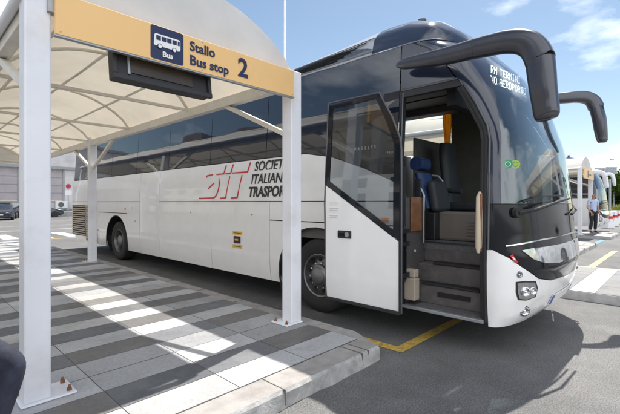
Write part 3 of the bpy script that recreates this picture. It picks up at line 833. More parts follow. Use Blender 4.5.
    bt = [(0, 1.05), (.028, 1.05), (.111, .98), (.204, .85), (.27, .765), (.351, .72), (.5, .71)]
    btr = [(1-t, z) for t, z in reversed(bt)]
    P('lower_front_panel', fsk([bt + btr[1:] + [(1, 1.478), (0, 1.478)]]), M['black_gloss'], smooth=True)
    # bumper: corners and centre with a seam between them
    cor = [(0, .30), (.30, .30), (.38, .42), (.335, .56), (.262, .765), (.204, .844), (.111, .973), (.028, 1.043), (0, 1.043)]
    P('bumper_corner', fsk([cor], off=.004, thick=.02), W, smooth=True)
    P('bumper_corner', fsk([[(1-t, z) for t, z in cor]], off=.004, thick=.02), W, smooth=True)
    P('bumper_centre', fsk([[(.306, .30), (.694, .30), (.617, .42), (.662, .555), (.735, .755), (.65, .712), (.5, .702), (.35, .712), (.268, .757), (.338, .56), (.385, .42)]], off=-.002, thick=.02), W, smooth=True)
    P('bumper_backing', skin_bm([rect(.01, .99, .32, 1.05)], lambda t, z: front(t, z, -.06), .04, .12, .02, outFront), M['dark_void'])  # dark backing added to block sun leaking through the bumper seams
    # bright trim blade across the lower windscreen
    P('front_emblem_band', fsk([[(.181, 1.045), (.24, 1.06), (.5, 1.065), (.76, 1.06), (.819, 1.045), (.76, .95), (.70, .905), (.62, .885), (.5, .88), (.38, .885), (.30, .905), (.24, .95)]], off=.012, thick=.02), M['lens'] if detail else M['chrome'], smooth=True)
    P('mask_line', fsk([[(.1, 1.082), (.3, 1.125), (.5, 1.14), (.7, 1.125), (.9, 1.082), (.9, 1.094), (.7, 1.138), (.5, 1.154), (.3, 1.138), (.1, 1.094)]], off=.014, thick=.02), M['chrome'], smooth=True)
    for m_ in (False, True):
        f = (lambda t: 1-t) if m_ else (lambda t: t)
        hp = [(.155, .735), (.19, .742), (.246, .73), (.262, .665), (.262, .585), (.22, .570), (.178, .585), (.162, .65)]
        hl = P('headlight', fsk([[(f(t), z) for t, z in hp]], off=.012, thick=.012), M['lamp_dark'], smooth=True)
        fr = [(.146, .75), (.19, .755), (.252, .742), (.271, .67), (.271, .577), (.22, .557), (.170, .573), (.152, .65)]
        P('headlight_frame', fsk([[(f(t), z) for t, z in fr]], off=.0065, thick=.008), M['black_plastic'], hl, smooth=True)
        def lamp(tt, zz, r, o, par, nm):
            p = Vector(front(f(tt), zz, o)); nn = (Vector(front(f(tt), zz, o+.2))-p).normalized(); q = nn.to_track_quat('Z', 'Y').to_matrix().to_4x4()
            bm = BM(); lathe(bm, [(r, 0), (r, .008), (r*.92, .010), (r*.80, .002), (r*.45, -.006), (r*.38, .004), (r*.2, .010), (.0001, .012)], (0, 0, 0), 'Z', 24)
            bm.transform(Matrix.Translation(p) @ q); return P(nm, bm, M['chrome'], par, smooth=True)
        for tt, zz, r in ((.198, .655, .043), (.238, .655, .034)): lamp(tt, zz, r, .026, hl, 'reflector')
        p = Vector(front(f(.226), .45, .006)); p2 = Vector(front(f(.226), .45, .2)); bm = BM(); disc(bm, p, .053, p2-p, .014, 28); fl = P('fog_light', bm, M['black_plastic'])
        lamp(.226, .45, .043, .016, fl, 'fog_lens')
        p = Vector(front(f(.159), .82, .004)); p2 = Vector(front(f(.159), .82, .2)); bm = BM(); disc(bm, p, .030, p2-p, .010); fl = P('indicator', bm, M['int_grey']); lamp(.159, .82, .024, .009, fl, 'indicator_lens')
    P('number_plate', fsk([rect(.40, .60, .42, .53)], off=.012, thick=.008), M['plate'])
    P('number_plate_band', fsk([rect(.40, .418, .425, .525)], off=.015, thick=.004), M['plate_blue'])
    P('number_plate_band', fsk([rect(.582, .60, .425, .525)], off=.015, thick=.004), M['plate_blue'])
    # mirrors
    def P2(px, py, X=None, Y=None):
        A_ = R(46.3); B_ = R(43.7); t = (px-310)/395; q = (202-py)/395
        r = (sin(B_)*t+cos(B_), -sin(A_)*t+cos(A_), q); d = X/r[0] if X else Y/r[1]
        return (r[0]*d, r[1]*d, 1.5+q*d), d
    def mirror_pieces(spec, flat, cuts):
        # Catmull-Rom through the control sections, rings transported along, then split
        C_ = []
        for a in spec:
            p, d = P2(a[0], a[1], X=a[3]); C_.append((Vector(p), a[2]*d/395))
        pts = []; rad = []; idx = []
        n = len(C_)
        for i in range(n-1):
            idx.append(len(pts))
            p0, p1, p2, p3 = (C_[max(0, i-1)], C_[i], C_[i+1], C_[min(n-1, i+2)])
            for k in range(4):
                t = k/4; t2 = t*t; t3 = t2*t
                f = lambda q: .5*((2*q[1])+(-q[0]+q[2])*t+(2*q[0]-5*q[1]+4*q[2]-q[3])*t2+(-q[0]+3*q[1]-3*q[2]+q[3])*t3)
                pts.append(f([p0[0], p1[0], p2[0], p3[0]])); rad.append(p1[1]+(p2[1]-p1[1])*t)
        idx.append(len(pts)); pts.append(C_[-1][0]); rad.append(C_[-1][1])
        rings = []; prev = None; m = len(pts)
        for i, p in enumerate(pts):
            d = (pts[min(i+1, m-1)]-pts[max(i-1, 0)]).normalized()
            s_ = d.cross(Vector((0, 0, 1))) if prev is None else prev-d*prev.dot(d)
            s_.normalize(); prev = s_; t_ = s_.cross(d).normalized(); ring = []
            for k in range(20):
                a_ = 2*pi*k/20; c, sn = cos(a_), sin(a_)
                cc = copysign(abs(c)**(2/2.7), c); ss = copysign(abs(sn)**(2/2.7), sn)
                ring.append(p+s_*cc*rad[i]*flat+t_*ss*rad[i])
            rings.append(ring)
        out_ = []; st_ = 0
        for c in list(cuts)+[n-1]:
            e_ = idx[c]; rr = rings[st_:e_+1]
            bm = BM(); loft(bm, rr); out_.append(bm); st_ = e_
            # tiny reveal between pieces
            if c != n-1:
                q = rings[e_]; cen = sum(q, Vector())/len(q)
                rings[e_] = [cen+(v-cen)*.985 for v in q]
        return out_
    spec = [(396.5, 65, 1.0, 3.86), (399, 64.8, 3.4, 3.855), (404, 64, 5.2, 3.85), (414, 62, 6.4, 3.84), (430, 59.2, 7.6, 3.81), (450, 55, 8.8, 3.79), (473.5, 49, 9.8, 3.76), (474.5, 48.8, 9.9, 3.76),
            (490, 45.2, 10.6, 3.74), (505, 42.3, 11.2, 3.72), (519, 41.8, 12.0, 3.70), (530, 45, 13.0, 3.69), (536.3, 52, 13.4, 3.68), (539.6, 59.5, 13.7, 3.67), (540, 61, 13.8, 3.67),
            (541.6, 75, 13.6, 3.65), (543.2, 90, 13.0, 3.63), (545.2, 103, 12.6, 3.62), (546.2, 111, 12.4, 3.61), (546.8, 115.5, 11.8, 3.605), (547.1, 118, 10.2, 3.60), (547.2, 119.2, 7.5, 3.60)]
    a_, b_, c_ = mirror_pieces(spec, .66, (7, 14))
    ma = P('mirror_arm', a_, M['mirror_grey'], smooth=True)
    P('mirror_elbow', b_, M['mirror_grey'], ma, smooth=True)
    P('mirror_head', c_, M['mirror_grey'], smooth=True)
    spec = [(500, 100, 4.5, 6.2), (540, 99, 5.0, 6.42), (562, 98, 5.4, 6.50), (576, 96.8, 5.7, 6.6), (586, 97.5, 6.2, 6.7), (592.5, 101, 6.8, 6.76), (596, 107, 7.2, 6.79), (596.4, 108.3, 7.25, 6.79),
            (599, 118, 7.3, 6.8), (600.5, 128, 6.9, 6.82), (601.6, 136, 6.2, 6.84), (602.3, 140.5, 5.4, 6.84), (602.6, 142.5, 4, 6.84)]
    a_, b_ = mirror_pieces(spec, .7, (7,))
    P('mirror_arm', a_, M['mirror_grey'], smooth=True)
    P('mirror_head', b_, M['mirror_grey'], smooth=True)
    # wipers
    def fp(t, z, off): return Vector(front(t, z, off))
    bm = BM(); tube(bm, [fp(.17, 1.40, .05), fp(.25, 1.43, .10), fp(.36, 1.50, .11), fp(.47, 1.54, .09)], [.022, .018, .014, .010], 8)
    disc(bm, fp(.17, 1.40, .03), .05, (-.5, -1, 0), .05)
    wp = P('wiper_arm', bm, M['rubber'], smooth=True)
    bm = BM(); pts = [fp(.20+.03*k, 1.50+.018*k-.0012*k*k, .03) for k in range(10)]; tube(bm, pts, .010, 6)
    P('wiper_blade', bm, M['black_plastic'], wp)
    bm = BM(); tube(bm, [fp(.53, 1.36, .03), fp(.62, 1.40, .035), fp(.78, 1.46, .03)], [.016, .012, .008], 8)
    P('wiper_arm', bm, M['rubber'], smooth=True)
    if stripe:
        P('livery_stripe', fsk([rect(.02, .09, 1.1, 3.1)], off=.014, thick=.004), M[stripe])
        P('livery_stripe', skin_bm([rect(2.4, 14.2, .95, 1.2)], lambda y, z: (near(y, z)[0]-.006, y, z), 3, .3, .002, outN), M[stripe])
    if not detail:
        # closed front door and dashboard block
        P('door', skin_bm([rect(1.4, 2.335, .31, 1.68)], near, 2, .25, .02, outN), W)
        P('door_window', skin_bm([[(1.4, 1.69), (2.375, 1.69), (2.375, 3.29), (2.2, 3.29), (1.75, 2.78), (1.42, 2.2)]], near, 2, .2, .008, outN), M['winA'])
        P('dashboard', bx(4.1, 6.3, 1.5, 1.9, 1.0, 1.6), M['black_plastic'])
        P('cab_screen', bx(4.1, 6.25, 2.7, 2.75, 1.1, 3.2), M['dark_void'])
        P('far_cab_window', skin_bm([rect(1.42, 2.375, 2.17, 2.9)], far, 2, .2, .008, outF), M['winA'])
        return T
    # =============================== detailed front coach only
    # rear grille
    bm = BM(); box(bm, 3.888, 3.8985, 12.05, 12.9, .36, 1.40); box(bm, 3.888, 3.8985, 13.0, 14.2, .48, 1.40)
    gb = P('engine_grille', bm, M['dark_void'])
    bm = BM()
    for k in range(15):
        z = .44+k*.065
        for a, b in ((12.05, 12.9), (13.0, 14.2)):
            if z < .5 and a == 13.0: continue
            box(bm, 3.868, 3.890, a, b, z, z+.036, rot=((3.88, a, z), Matrix.Rotation(R(14), 3, 'Y')))
    P('louvres', bm, M['beige'], gb)
    # markers
    def mk(y, z, w_, h_, mat, name='side_marker', t=.012, par=None):
        x = near(y, z)[0]; return P(name, bx(x-t, x, y-w_/2, y+w_/2, z-h_/2, z+h_/2), mat, par, bevel=.003)
    mk(10.05, 1.325, .10, .035, M['amber'])
    mk(11.95, .72, .05, .05, M['amber']); mk(14.27, .72, .05, .05, M['amber'])
    h = mk(5.39, .875, .17, .115, M['black_plastic'], 'marker_housing', .018)
    mk(5.39, .875, .09, .03, M['amber'], 'side_marker', .024, h)
    for z, s in ((.985, 'GASOLIO'), (.765, 'GASOLIO')):
        tg = mk(5.39, z, .27, .058, M['yellow_tag'], 'caution_tag', .004)
        P('tag_print', bx(3.8935, 3.8955, 5.29, 5.49, z-.005, z+.005), M['lblack'], tg)
    bm = BM()
    for y, z in ((9.6, 1.36), (9.45, 1.05), (6.9, 1.3), (5.0, 1.3)): disc(bm, (3.898, y, z), .016, (-1, 0, 0), .01, 12)
    P('lock_buttons', bm, M['galv'])
    # lettering
    def side_text(s, y, z, size, mat, shear=.22, bold=.004, sx=.90, name='lettering', label=None):
        x = near(y, z+size*.4)[0]-.006
        o = P(name, text_bm(s, size, basis((x, y, z), (0, -1, 0), (.0, 0, 1)), .003, shear, bold, 'LEFT', sx), mat)
        if label: o['label'] = label
        return o
    side_text("SOCIETA'", 4.985, 1.985, .222, M['lblack'])
    side_text('ITALIANA', 5.045, 1.785, .222, M['lblack'])
    side_text('TRASPORTI', 5.10, 1.585, .222, M['lblack'], bold=.006)
    # SIT outline logo (red drop edges of white letters): zoom coords -> side plane
    def lg(zx, zy):
        px = 195+zx/6.889; py = 150+zy/6.889
        p, d = P2(px, py, X=3.9); return (p[1], p[2])
    strokes = [[(72, 190), (74, 180), (80, 176), (116, 169)], [(92, 267), (127, 229)], [(158, 192), (165, 215), (166, 245), (160, 280), (145, 318), (128, 330), (28, 333)],
               [(140, 168), (190, 163), (203, 104)], [(234, 180), (212, 330), (174, 332)], [(203, 163), (238, 160), (251, 97)],
               [(318, 171), (292, 328), (250, 331)], [(250, 158), (354, 150), (369, 84)]]
    bm = BM()
    for st in strokes:
        pts = [lg(*p) for p in st]
        pp = [(near(y, z)[0]-.008, y, z) for y, z in pts]
        for a, b in zip(pp, pp[1:]): bar(bm, a, b, .004, .022, up=(0, .3, 1))
    P('company_logo', bm, M['red'])
    # ---- doorway surround
    open_r = [(1.395, .34), (1.395, 1.0), (1.395, 2.1), (1.415, 2.22), (1.53, 2.46), (1.655, 2.68)]
    bm = BM()
    tube(bm, [(3.905+interp(INS, z), y+.012, z) for y, z in open_r], .026, 8, up=(0, 1, 0)); P('doorway_seal', bm, M['rubber'])
    bm = BM()
    tube(bm, [(3.925+interp(INS, z), y+.05, z) for y, z in open_r], .022, 8, up=(0, 1, 0)); P('doorway_seal', bm, M['black_plastic'])
    bm = BM(); pf = [(3.885+interp(INS, z), y-.03, z) for y, z in ((1.40, 1.05), (1.40, 2.1), (1.425, 2.24), (1.54, 2.48), (1.68, 2.72))]
    tube(bm, pf, .011, 6, up=(0, 1, 0)); P('doorway_trim', bm, M['door_frame'])
    P('doorway_header', skin_bm([[(1.66, 2.69), (2.345, 2.69), (2.345, 2.76), (1.71, 2.76)]], lambda y, z: (near(y, z)[0]-.008, y, z), .3, .3, .05, outN), M['black_plastic'])
    P('doorway_header_trim', skin_bm([[(1.70, 2.762), (2.36, 2.762), (2.36, 2.778), (1.715, 2.778)]], lambda y, z: (near(y, z)[0]-.014, y, z), .3, .3, .03, outN), M['door_frame'])
    P('over_door_panel', skin_bm([[(1.735, 2.785), (2.375, 2.785), (2.375, 3.295), (2.25, 3.295), (2.06, 3.18), (1.88, 3.0)]], near, .3, .2, .01, outN), M['navy_gloss'], smooth=True)
    P('door_jamb', bx(3.905, 3.97, 2.30, 2.343, .33, 1.9), M['black_plastic'])
    P('door_jamb', skin_bm([rect(2.325, 2.38, 1.6, 2.76)], lambda y, z: (near(y, z)[0]-.004, y, z), .3, .3, .05, outN), M['black_plastic'])
    bm = BM(); tube(bm, [(3.90+interp(INS, z)-.012, 2.335, z) for z in (.36, 1, 1.7, 2.2, 2.74)], .008, 6, up=(0, 1, 0)); P('jamb_trim', bm, M['door_frame'])
    # hinge gear on the rear jamb
    bm = BM(); tube(bm, [(3.86, 2.255, .62), (3.86, 2.255, 1.24)], .017, 10)
    tube(bm, [(3.86, 2.255, .95), (3.86, 2.255, 1.16)], .028, 10)
    for z in (1.16, .68, 1.02): box(bm, 3.74, 3.9, 2.21, 2.31, z, z+.045)
    P('door_hinge', bm, M['black_plastic'])
    bm = BM(); tube(bm, [(3.83, 2.22, .66), (3.83, 2.22, 1.2)], .012, 8); P('door_hinge_rod', bm, M['black_gloss'])
    P('hinge_cover', bx(3.93, 4.04, 2.165, 2.30, .41, .655), M['beige'], bevel=.012)
    P('hinge_cover', bx(3.935, 4.035, 2.17, 2.295, .66, .75), M['beige'], bevel=.012)
    # steps
    st = BM()
    for (xa, xb, z0, z1) in ((3.925, 4.14, .33, .365), (4.10, 4.27, .365, .575), (4.235, 4.43, .575, .79), (4.40, 4.9, .79, 1.015)):
        box(st, xa, xb, 1.44, 2.30, z0, z1)
    P('entrance_steps', st, M['step'], bevel=.014)
    bm = BM(); box(bm, 3.89, 3.926, 1.42, 2.30, .325, .360); P('threshold', bm, M['galv'], bevel=.006)
    bm = BM(); box(bm, 3.95, 4.098, 1.47, 2.16, .3655, .372); P('step_carpet', bm, M['carpet'])
    bm = BM(); box(bm, 4.085, 4.22, 1.53, 2.17, .5755, .597); P('step_tread', bm, M['step_mat'], bevel=.006)
    bm = BM(); box(bm, 4.220, 4.385, 1.46, 2.10, .7905, .812); P('step_tread', bm, M['step_mat'], bevel=.006)
    bm = BM(); box(bm, 4.091, 4.101, 1.62, 1.98, .465, .515); P('kick_recess', bm, M['dark_void'])
    bm = BM(); box(bm, 4.385, 4.402, 1.45, 2.28, 1.0155, 1.03); P('floor_edge', bm, M['black_plastic'])
    bm = BM(); box(bm, 4.396, 6.36, 1.6, 4.75, .94, 1.018); P('cab_floor', bm, M['carpet'])
    P('far_cab_panel', skin_bm([[(1.42, 2.17), (2.375, 2.17), (2.375, 3.295), (2.22, 3.295), (1.9, 3.05), (1.73, 2.8), (1.54, 2.46), (1.42, 2.23)]], far, 2, .2, .008, outF), M['navy_gloss'], smooth=True)
    # stairwell side walls
    bm = BM(); box(bm, 3.97, 4.42, 2.30, 2.345, .34, 1.55); P('stairwell_wall', bm, M['step'], bevel=.006)
    bm = BM(); box(bm, 3.98, 4.42, 1.39, 1.435, .34, 1.25); P('stairwell_wall', bm, M['step'], bevel=.006)
    bm = BM(); disc(bm, (4.18, 2.298, .93), .014, (0, -1, 0), .006); P('step_lamp', bm, M['lwhite'])
    # wood panel + pole behind the doorway
    bm = BM(); box(bm, 4.06, 4.30, 2.27, 2.296, 1.16, 1.56); P('wood_panel', bm, M['wood'], bevel=.01)
    bm = BM(); tube(bm, [(4.30, 2.25, 1.02), (4.30, 2.25, 1.58), (4.26, 2.27, 1.66)], .014, 10); P('grab_pole', bm, M['chrome'], smooth=True)
    bm = BM(); tube(bm, [(3.93, 1.47, 1.0), (3.935, 1.468, 1.06), (3.94, 1.465, 1.3), (3.945, 1.465, 1.55), (3.95, 1.46, 1.60)], [.02, .034, .036, .034, .018], 12, flat=1.3)
    P('grab_handle', bm, M['cream'], smooth=True)
    bm = BM(); tube(bm, [(3.915, 1.445, 1.02), (3.915, 1.445, 1.58)], .012, 8); P('grab_handle_trim', bm, M['wood'])
    # dashboard / driver's console
    bm = BM(); box(bm, 4.75, 4.9, 1.55, 2.35, 1.02, 1.38); box(bm, 4.9, 6.3, 1.45, 1.75, 1.02, 1.42); P('driver_console', bm, M['console'], bevel=.03)
    bm = BM()
    for k in range(5): box(bm, 4.742, 4.75, 1.70, 1.92, 1.09+k*.04, 1.105+k*.04)
    P('console_vent', bm, M['int_grey'])
    bm = BM(); disc(bm, (4.742, 1.77, 1.33), .03, (-1, 0, 0), .012); P('console_switch', bm, M['green'])
    bm = BM(); box(bm, 4.735, 4.75, 1.735, 1.80, 1.20, 1.29); P('console_switch', bm, M['black_plastic'])
    bm = BM(); box(bm, 4.1, 6.3, 1.22, 1.55, 1.05, 1.40); P('dashboard', bm, M['black_plastic'], bevel=.05)
    bm = BM(); lathe(bm, [(.21, -.012), (.225, 0), (.21, .012), (.195, 0), (.21, -.0121)], (5.75, 1.86, 1.58), 'Z', 30)
    bmesh.ops.rotate(bm, verts=bm.verts, cent=(5.75, 1.86, 1.58), matrix=Matrix.Rotation(R(28), 3, 'X')); P('steering_wheel', bm, M['black_plastic'])
    # wall and ceiling
    P('interior_wall', skin_bm([rect(1.5, 4.75, 1.0, 1.83)], lambda y, z: (far(y, z)[0]-.05, y, z), 3, .3, .02, outF), M['olive'])
    P('interior_wall', skin_bm([[(1.52, 1.83), (2.80, 1.83), (2.80, 3.2), (2.0, 3.2), (1.6, 2.6)]], lambda y, z: (far(y, z)[0]-.05, y, z), 3, .3, .02, outF), M['olive'])
    bm = BM(); box(bm, 4.06, 6.25, 2.0, 4.75, 3.05, 3.10); P('ceiling', bm, M['int_grey'])
    bm = BM(); box(bm, 4.10, 4.22, 2.42, 4.75, 2.98, 3.04); box(bm, 4.2, 5.9, 1.95, 2.1, 2.86, 3.06); P('overhead_locker', bm, M['int_grey'], bevel=.02)
    bm = BM(); box(bm, 6.0, 6.24, 2.65, 4.75, 2.93, 3.05); P('overhead_locker', bm, M['int_grey'], bevel=.02)
    bm = BM()
    for k in range(3): box(bm, 4.5+k*.5, 4.53+k*.5, 2.0, 4.7, 3.035, 3.05)
    P('ceiling_trim', bm, M['black_plastic'])
    bm = BM(); box(bm, 3.99, 4.02, 2.37, 4.75, 1.0, 2.2); P('interior_wall', bm, M['int_grey'])
    bm = BM(); box(bm, 4.02, 6.36, 4.72, 4.76, 1.0, 3.2); P('saloon_partition', bm, M['dark_void'])
    bm = BM(); box(bm, 6.335, 6.345, 2.28, 2.36, 2.48, 2.58); P('wall_switch', bm, M['beige'])
    # curtain
    bm = BM(); rings = []
    for z in (1.95, 2.4, 2.52, 2.8, 3.02):
        wd = .10 if 2.35 < z < 2.6 else .17
        rings.append([(6.26+.018*sin(i*1.9), 2.86-wd/2+wd*i/14, z) for i in range(15)])
    loft(bm, rings, cap=False, closed=False); bmesh.ops.solidify(bm, geom=bm.faces[:], thickness=.004); P('curtain', bm, M['curtain'], smooth=True)
    # far window lower ledge
    # seats ------------------------------------------------------------
    def seat(x, y, z, w_, mat, back_h=.85, name='passenger_seat', lean=.16, head=None, face=-1):
        s_ = BM(); L_ = []
        box(s_, x-w_/2, x+w_/2, y-.45, y+.02, z+.36, z+.48)
        root = P(name, s_, mat, bevel=.04, segs=3)
        rings = []
        for k in range(9):
            u = k/8; zz = z+.42+u*back_h; yy = y+.02+lean*u; ww = w_/2*(1 if u < .7 else 1-.35*((u-.7)/.3)**2); th = .075*(1-.4*u)
            rings.append([Vector((x+cos(a)*ww if True else 0, yy+sin(a)*th, zz)) for a in [2*pi*i/20 for i in range(20)]])
        for r_ in rings:
            for i, v in enumerate(r_):
                a = 2*pi*i/20; c_ = cos(a); 
        bm = BM(); loft(bm, [[Vector((x+copysign(abs(cos(a))**.45, cos(a))*abs(r_[0].x-x), (r_[0].y)+sin(a)*.07, r_[0].z)) for a in [2*pi*i/20 for i in range(20)]] for r_ in rings])
        P('backrest', bm, mat, root, smooth=True)
        P('seat_base', bx(x-.12, x+.12, y-.35, y-.05, z, z+.37), M['black_plastic'], root)
        return root
    for yy in (3.35, 4.15):
        for xx in (4.27, 4.72, 5.62, 6.06): seat(xx, yy, 1.018, .43, M['seat_grey'], back_h=.84)
    seat(4.42, 2.88, 1.018, .46, M['seat_grey'], back_h=1.02)
    # driver's seat
    d = seat(5.62, 2.45, 1.018, .48, M['seat_black'], back_h=.92, name='driver_seat', lean=.10)
    bm = BM(); tube(bm, [(5.33, 2.42, 1.66), (5.32, 2.22, 1.64)], .035, 10); P('armrest', bm, M['seat_black'], d, smooth=True)
    # guide's folding seat (blue) facing forward by the steps
    gx, gy = 4.80, 2.27
    bm = BM(); rings = []
    for k in range(8):
        u = k/7; rings.append([(gx+copysign(abs(cos(a))**.5, cos(a))*(.17), gy+.12+.14*u+sin(a)*.06, 1.42+u*.46) for a in [2*pi*i/18 for i in range(18)]])
    loft(bm, rings); gs = P('guide_seat', bm, M['seat_blue'], smooth=True)
    bm = BM(); tube(bm, [(gx-.13, gy+.29, 2.0), (gx+.13, gy+.29, 2.0)], [.085, .085], 16, sq=2.8); P('headrest', bm, M['seat_blue'], gs, smooth=True)
    P('side_bolster', bx(gx-.215, gx-.175, gy+.17, gy+.26, 1.32, 1.80), M['seat_black'], gs, bevel=.02)
    P('side_bolster', bx(gx+.175, gx+.215, gy+.17, gy+.26, 1.32, 1.80), M['seat_black'], gs, bevel=.02)
    P('folded_cushion', bx(gx-.2, gx+.2, gy-.05, gy+.05, 1.38, 1.77, rot=((gx, gy, 1.4), Matrix.Rotation(R(-10), 3, 'X'))), M['seat_black'], gs, bevel=.04, segs=3)
    P('seat_hinge_box', bx(gx-.17, gx+.17, gy-.0, gy+.16, 1.02, 1.37), M['black_plastic'], gs, bevel=.02)
    bm = BM(); tube(bm, [(gx+.22, gy+.24, 1.86), (gx+.24, gy+.16, 1.85), (gx+.245, gy+.10, 1.78), (gx+.24, gy+.08, 1.64)], .014, 8); P('seat_handle', bm, M['galv'], gs, smooth=True)
    # screen behind driver
    bm = BM(); box(bm, 5.2, 6.1, 2.86, 2.9, 1.0, 2.44); P('driver_partition', bm, M['int_grey'], bevel=.05)
    # destination LEDs inside the windscreen
    p0, _ = P2(480, 61.5, Y=1.72); dirv = (cos(R(-9)), sin(R(-9)), 0)
    a0 = Vector((4.02, 1.93, 0)); 
    G5 = dict(R='11110 10001 10001 11110 10100 10010 10001', M='10001 11011 10101 10101 10001 10001 10001', T='11111 00100 00100 00100 00100 00100 00100',
        E='11111 10000 10000 11110 10000 10000 11111', I='01110 00100 00100 00100 00100 00100 01110', N='10001 11001 10101 10101 10011 10001 10001',
        A='01110 10001 10001 11111 10001 10001 10001', O='01110 10001 10001 10001 10001 10001 01110', P='11110 10001 10001 11110 10000 10000 10000')
    def led(txt, px, py, y_, pitch=.0125):
        """5 x 7 dot matrix line, top left at the given point"""
        p, d_ = P2(px, py, Y=y_); p = Vector(p); ux = Vector((cos(R(9)), -sin(R(9)), 0)); uz = Vector((0, 0, 1)); nn = Vector((-sin(R(9)), -cos(R(9)), 0))
        bm = BM(); cx_ = 0
        for ch in txt:
            if ch == ' ': cx_ += 4; continue
            for r_, row in enumerate(G5[ch].split()):
                for c_, v in enumerate(row):
                    if v == '1':
                        q = p+ux*(cx_+c_)*pitch-uz*r_*pitch; h_ = pitch*.46
                        bm.faces.new([bm.verts.new(q+ux*a_*h_+uz*b_*h_) for a_, b_ in ((-1, -1), (1, -1), (1, 1), (-1, 1))])
            cx_ += 6
        return P('destination_lettering', bm, M['led'])
    led('RM TERMINI', 491.2, 65.6, 1.62)
    led('NO AEROPORTO', 491.0, 75.6, 1.62)
    P('destination_box', bx(4.15, 6.2, 1.80, 1.9, 2.55, 3.02, rot=((5.1, 1.85, 2.8), Matrix.Rotation(R(0), 3, 'Z'))), M['dark_void'])
    # stickers on the glass
    for tt, mm in ((.133, M['green']), (.180, M['lime'])):
        p = Vector(front(tt, 1.86, .004)); p2 = Vector(front(tt, 1.86, .2)); bm = BM(); disc(bm, p, .042, p2-p, .003); stk = P('window_sticker', bm, mm)
        bm = BM(); disc(bm, p+(p2-p).normalized()*.002, .025, p2-p, .003); P('sticker_print', bm, M['lwhite'] if mm == M['green'] else M['green'], stk)
        bm = BM(); disc(bm, p+(p2-p).normalized()*.004, .019, p2-p, .003); P('sticker_print', bm, mm, stk)
    P('corner_badge', fsk([[(.115, 1.0), (.13, 1.01), (.155, .935), (.14, .93)]], off=.014, thick=.003), M['red'])
    P('corner_badge_print', fsk([[(.125, .985), (.134, .985), (.145, .955), (.137, .955)]], off=.017, thick=.003), M['lwhite'])
    # ---- the swung-out front door
    DX = 3.62
    def dmap(y, z): return (DX+interp(INS, z)*.8, y, z)
    def ysh(pts, d): return [(y+d, z) for y, z in pts]
    yl, yr = 3.205, 2.17
    prof = [(yr, .33), (yr, 2.05), (yr+.02, 2.17), (yr+.13, 2.42), (yr+.30, 2.71)]   # curved leading edge
    D = P('entrance_door', skin_bm([[(yl-.008, .345), (yl-.008, 1.72), (yr+.008, 1.08), (yr+.008, .345)]], dmap, .4, .2, .035, outN), M['bus_white'], smooth=True, bevel=.004)
    P('door_glass', skin_bm([[(yl-.03, 1.75), (yl-.03, 2.66), (yr+.30, 2.66), (yr+.13, 2.38), (yr+.035, 2.15), (yr+.035, 1.14)]], lambda y, z: (dmap(y, z)[0]+.01, y, z), .4, .2, .006, outN), M['door_glass'], D, smooth=True)
    # black frit frame around the glass (thin solid strips)
    fw = .062
    fr = [
      [(yl, 1.715), (yl, 2.70), (yl-fw, 2.69), (yl-fw, 1.67)],
      [(yl-fw, 2.69), (yr+.30, 2.715), (yr+.275, 2.655), (yl-fw, 2.64)],
      [(yr+.30, 2.715), (yr+.13, 2.42), (yr+.02, 2.17), (yr, 2.05), (yr, 1.09), (yr+.075, 1.14), (yr+.075, 2.04), (yr+.095, 2.15), (yr+.20, 2.39), (yr+.335, 2.65)],
      [(yl-fw, 1.676), (yr+.075, 1.128), (yr+.075, 1.20), (yl-fw, 1.752)],
    ]
    for f_ in fr: P('door_glass_border', skin_bm([f_], lambda y, z: (dmap(y, z)[0]-.003, y, z), .4, .2, .02, outN), M['black_gloss'], D)
    bm = BM(); tube(bm, [(dmap(y, z)[0], y-.006, z) for y, z in prof]+[(dmap(yl, 2.70)[0], yl, 2.72)], .011, 6, up=(1, 0, 0)); tube(bm, [(dmap(yl, z)[0], yl+.006, z) for z in (.34, 1.5, 2.2, 2.72)], .010, 6, up=(1, 0, 0))
    P('door_edge_trim', bm, M['door_frame'], D)
    bm = BM(); box(bm, DX-.0, DX+.03, yr, yl, .318, .343); P('door_bottom_seal', bm, M['rubber'], D)
    bm = BM(); box(bm, DX-.008, DX+.02, yr-.002, yr+.006, .345, 1.1); P('door_front_seal', bm, M['rubber'], D)
    hb = P('door_handle', bx(DX-.012, DX+.004, 2.80, 3.0, 1.075, 1.165), M['black_plastic'], D, bevel=.012)
    return T
main = coach(None, 'large white coach with its front door open, nearest vehicle beside the striped platform')
# handle detail and notes on the door
D = [c for c in main.root.children if c.name.startswith('entrance_door')][0]
bm = BM(); disc(bm, (3.606, 2.855, 1.12), .030, (-1, 0, 0), .012, 18); main.part('door_lock', bm, M['galv'], D)
bm = BM(); box(bm, 3.602, 3.608, 2.895, 2.985, 1.10, 1.135); main.part('door_pull', bm, M['black_gloss'], D)
bm = BM()
for k in range(9):
    z = 1.49-k*.022
    if k in (2, 6): continue
    box(bm, 3.6165, 3.6185, 2.99+.01*(k % 3), 3.13, z-.003, z+.003)
main.part('door_notice', bm, M['grey_vinyl'], D)
# amber marker on the bus seen through the door glass + model lettering
bm = BM(); box(bm, 3.878, 3.899, 2.47, 2.57, 1.27, 1.32); main.part('side_marker', bm, M['amber'], bevel=.004)
t = text_bm('MAGELYS', .052, basis((3.945-.016, 3.0, 2.14), (0, -1, 0), (0, 0, 1)), .0008, 0, .0, 'LEFT', .9, 1.9); main.part('model_lettering', t, M['lwhite'])
t = text_bm('PRO', .04, basis((3.945-.016, 2.52, 2.06), (0, -1, 0), (0, 0, 1)), .0008, 0, .0, 'LEFT', .9, 1.3); main.part('model_lettering', t, M['lwhite'])

far_c = coach(None, 'distant coach with blue tinted windscreen and pale mirrors right behind the man', detail=False)
far_c.root.location = (24.4, 9.5, 0)
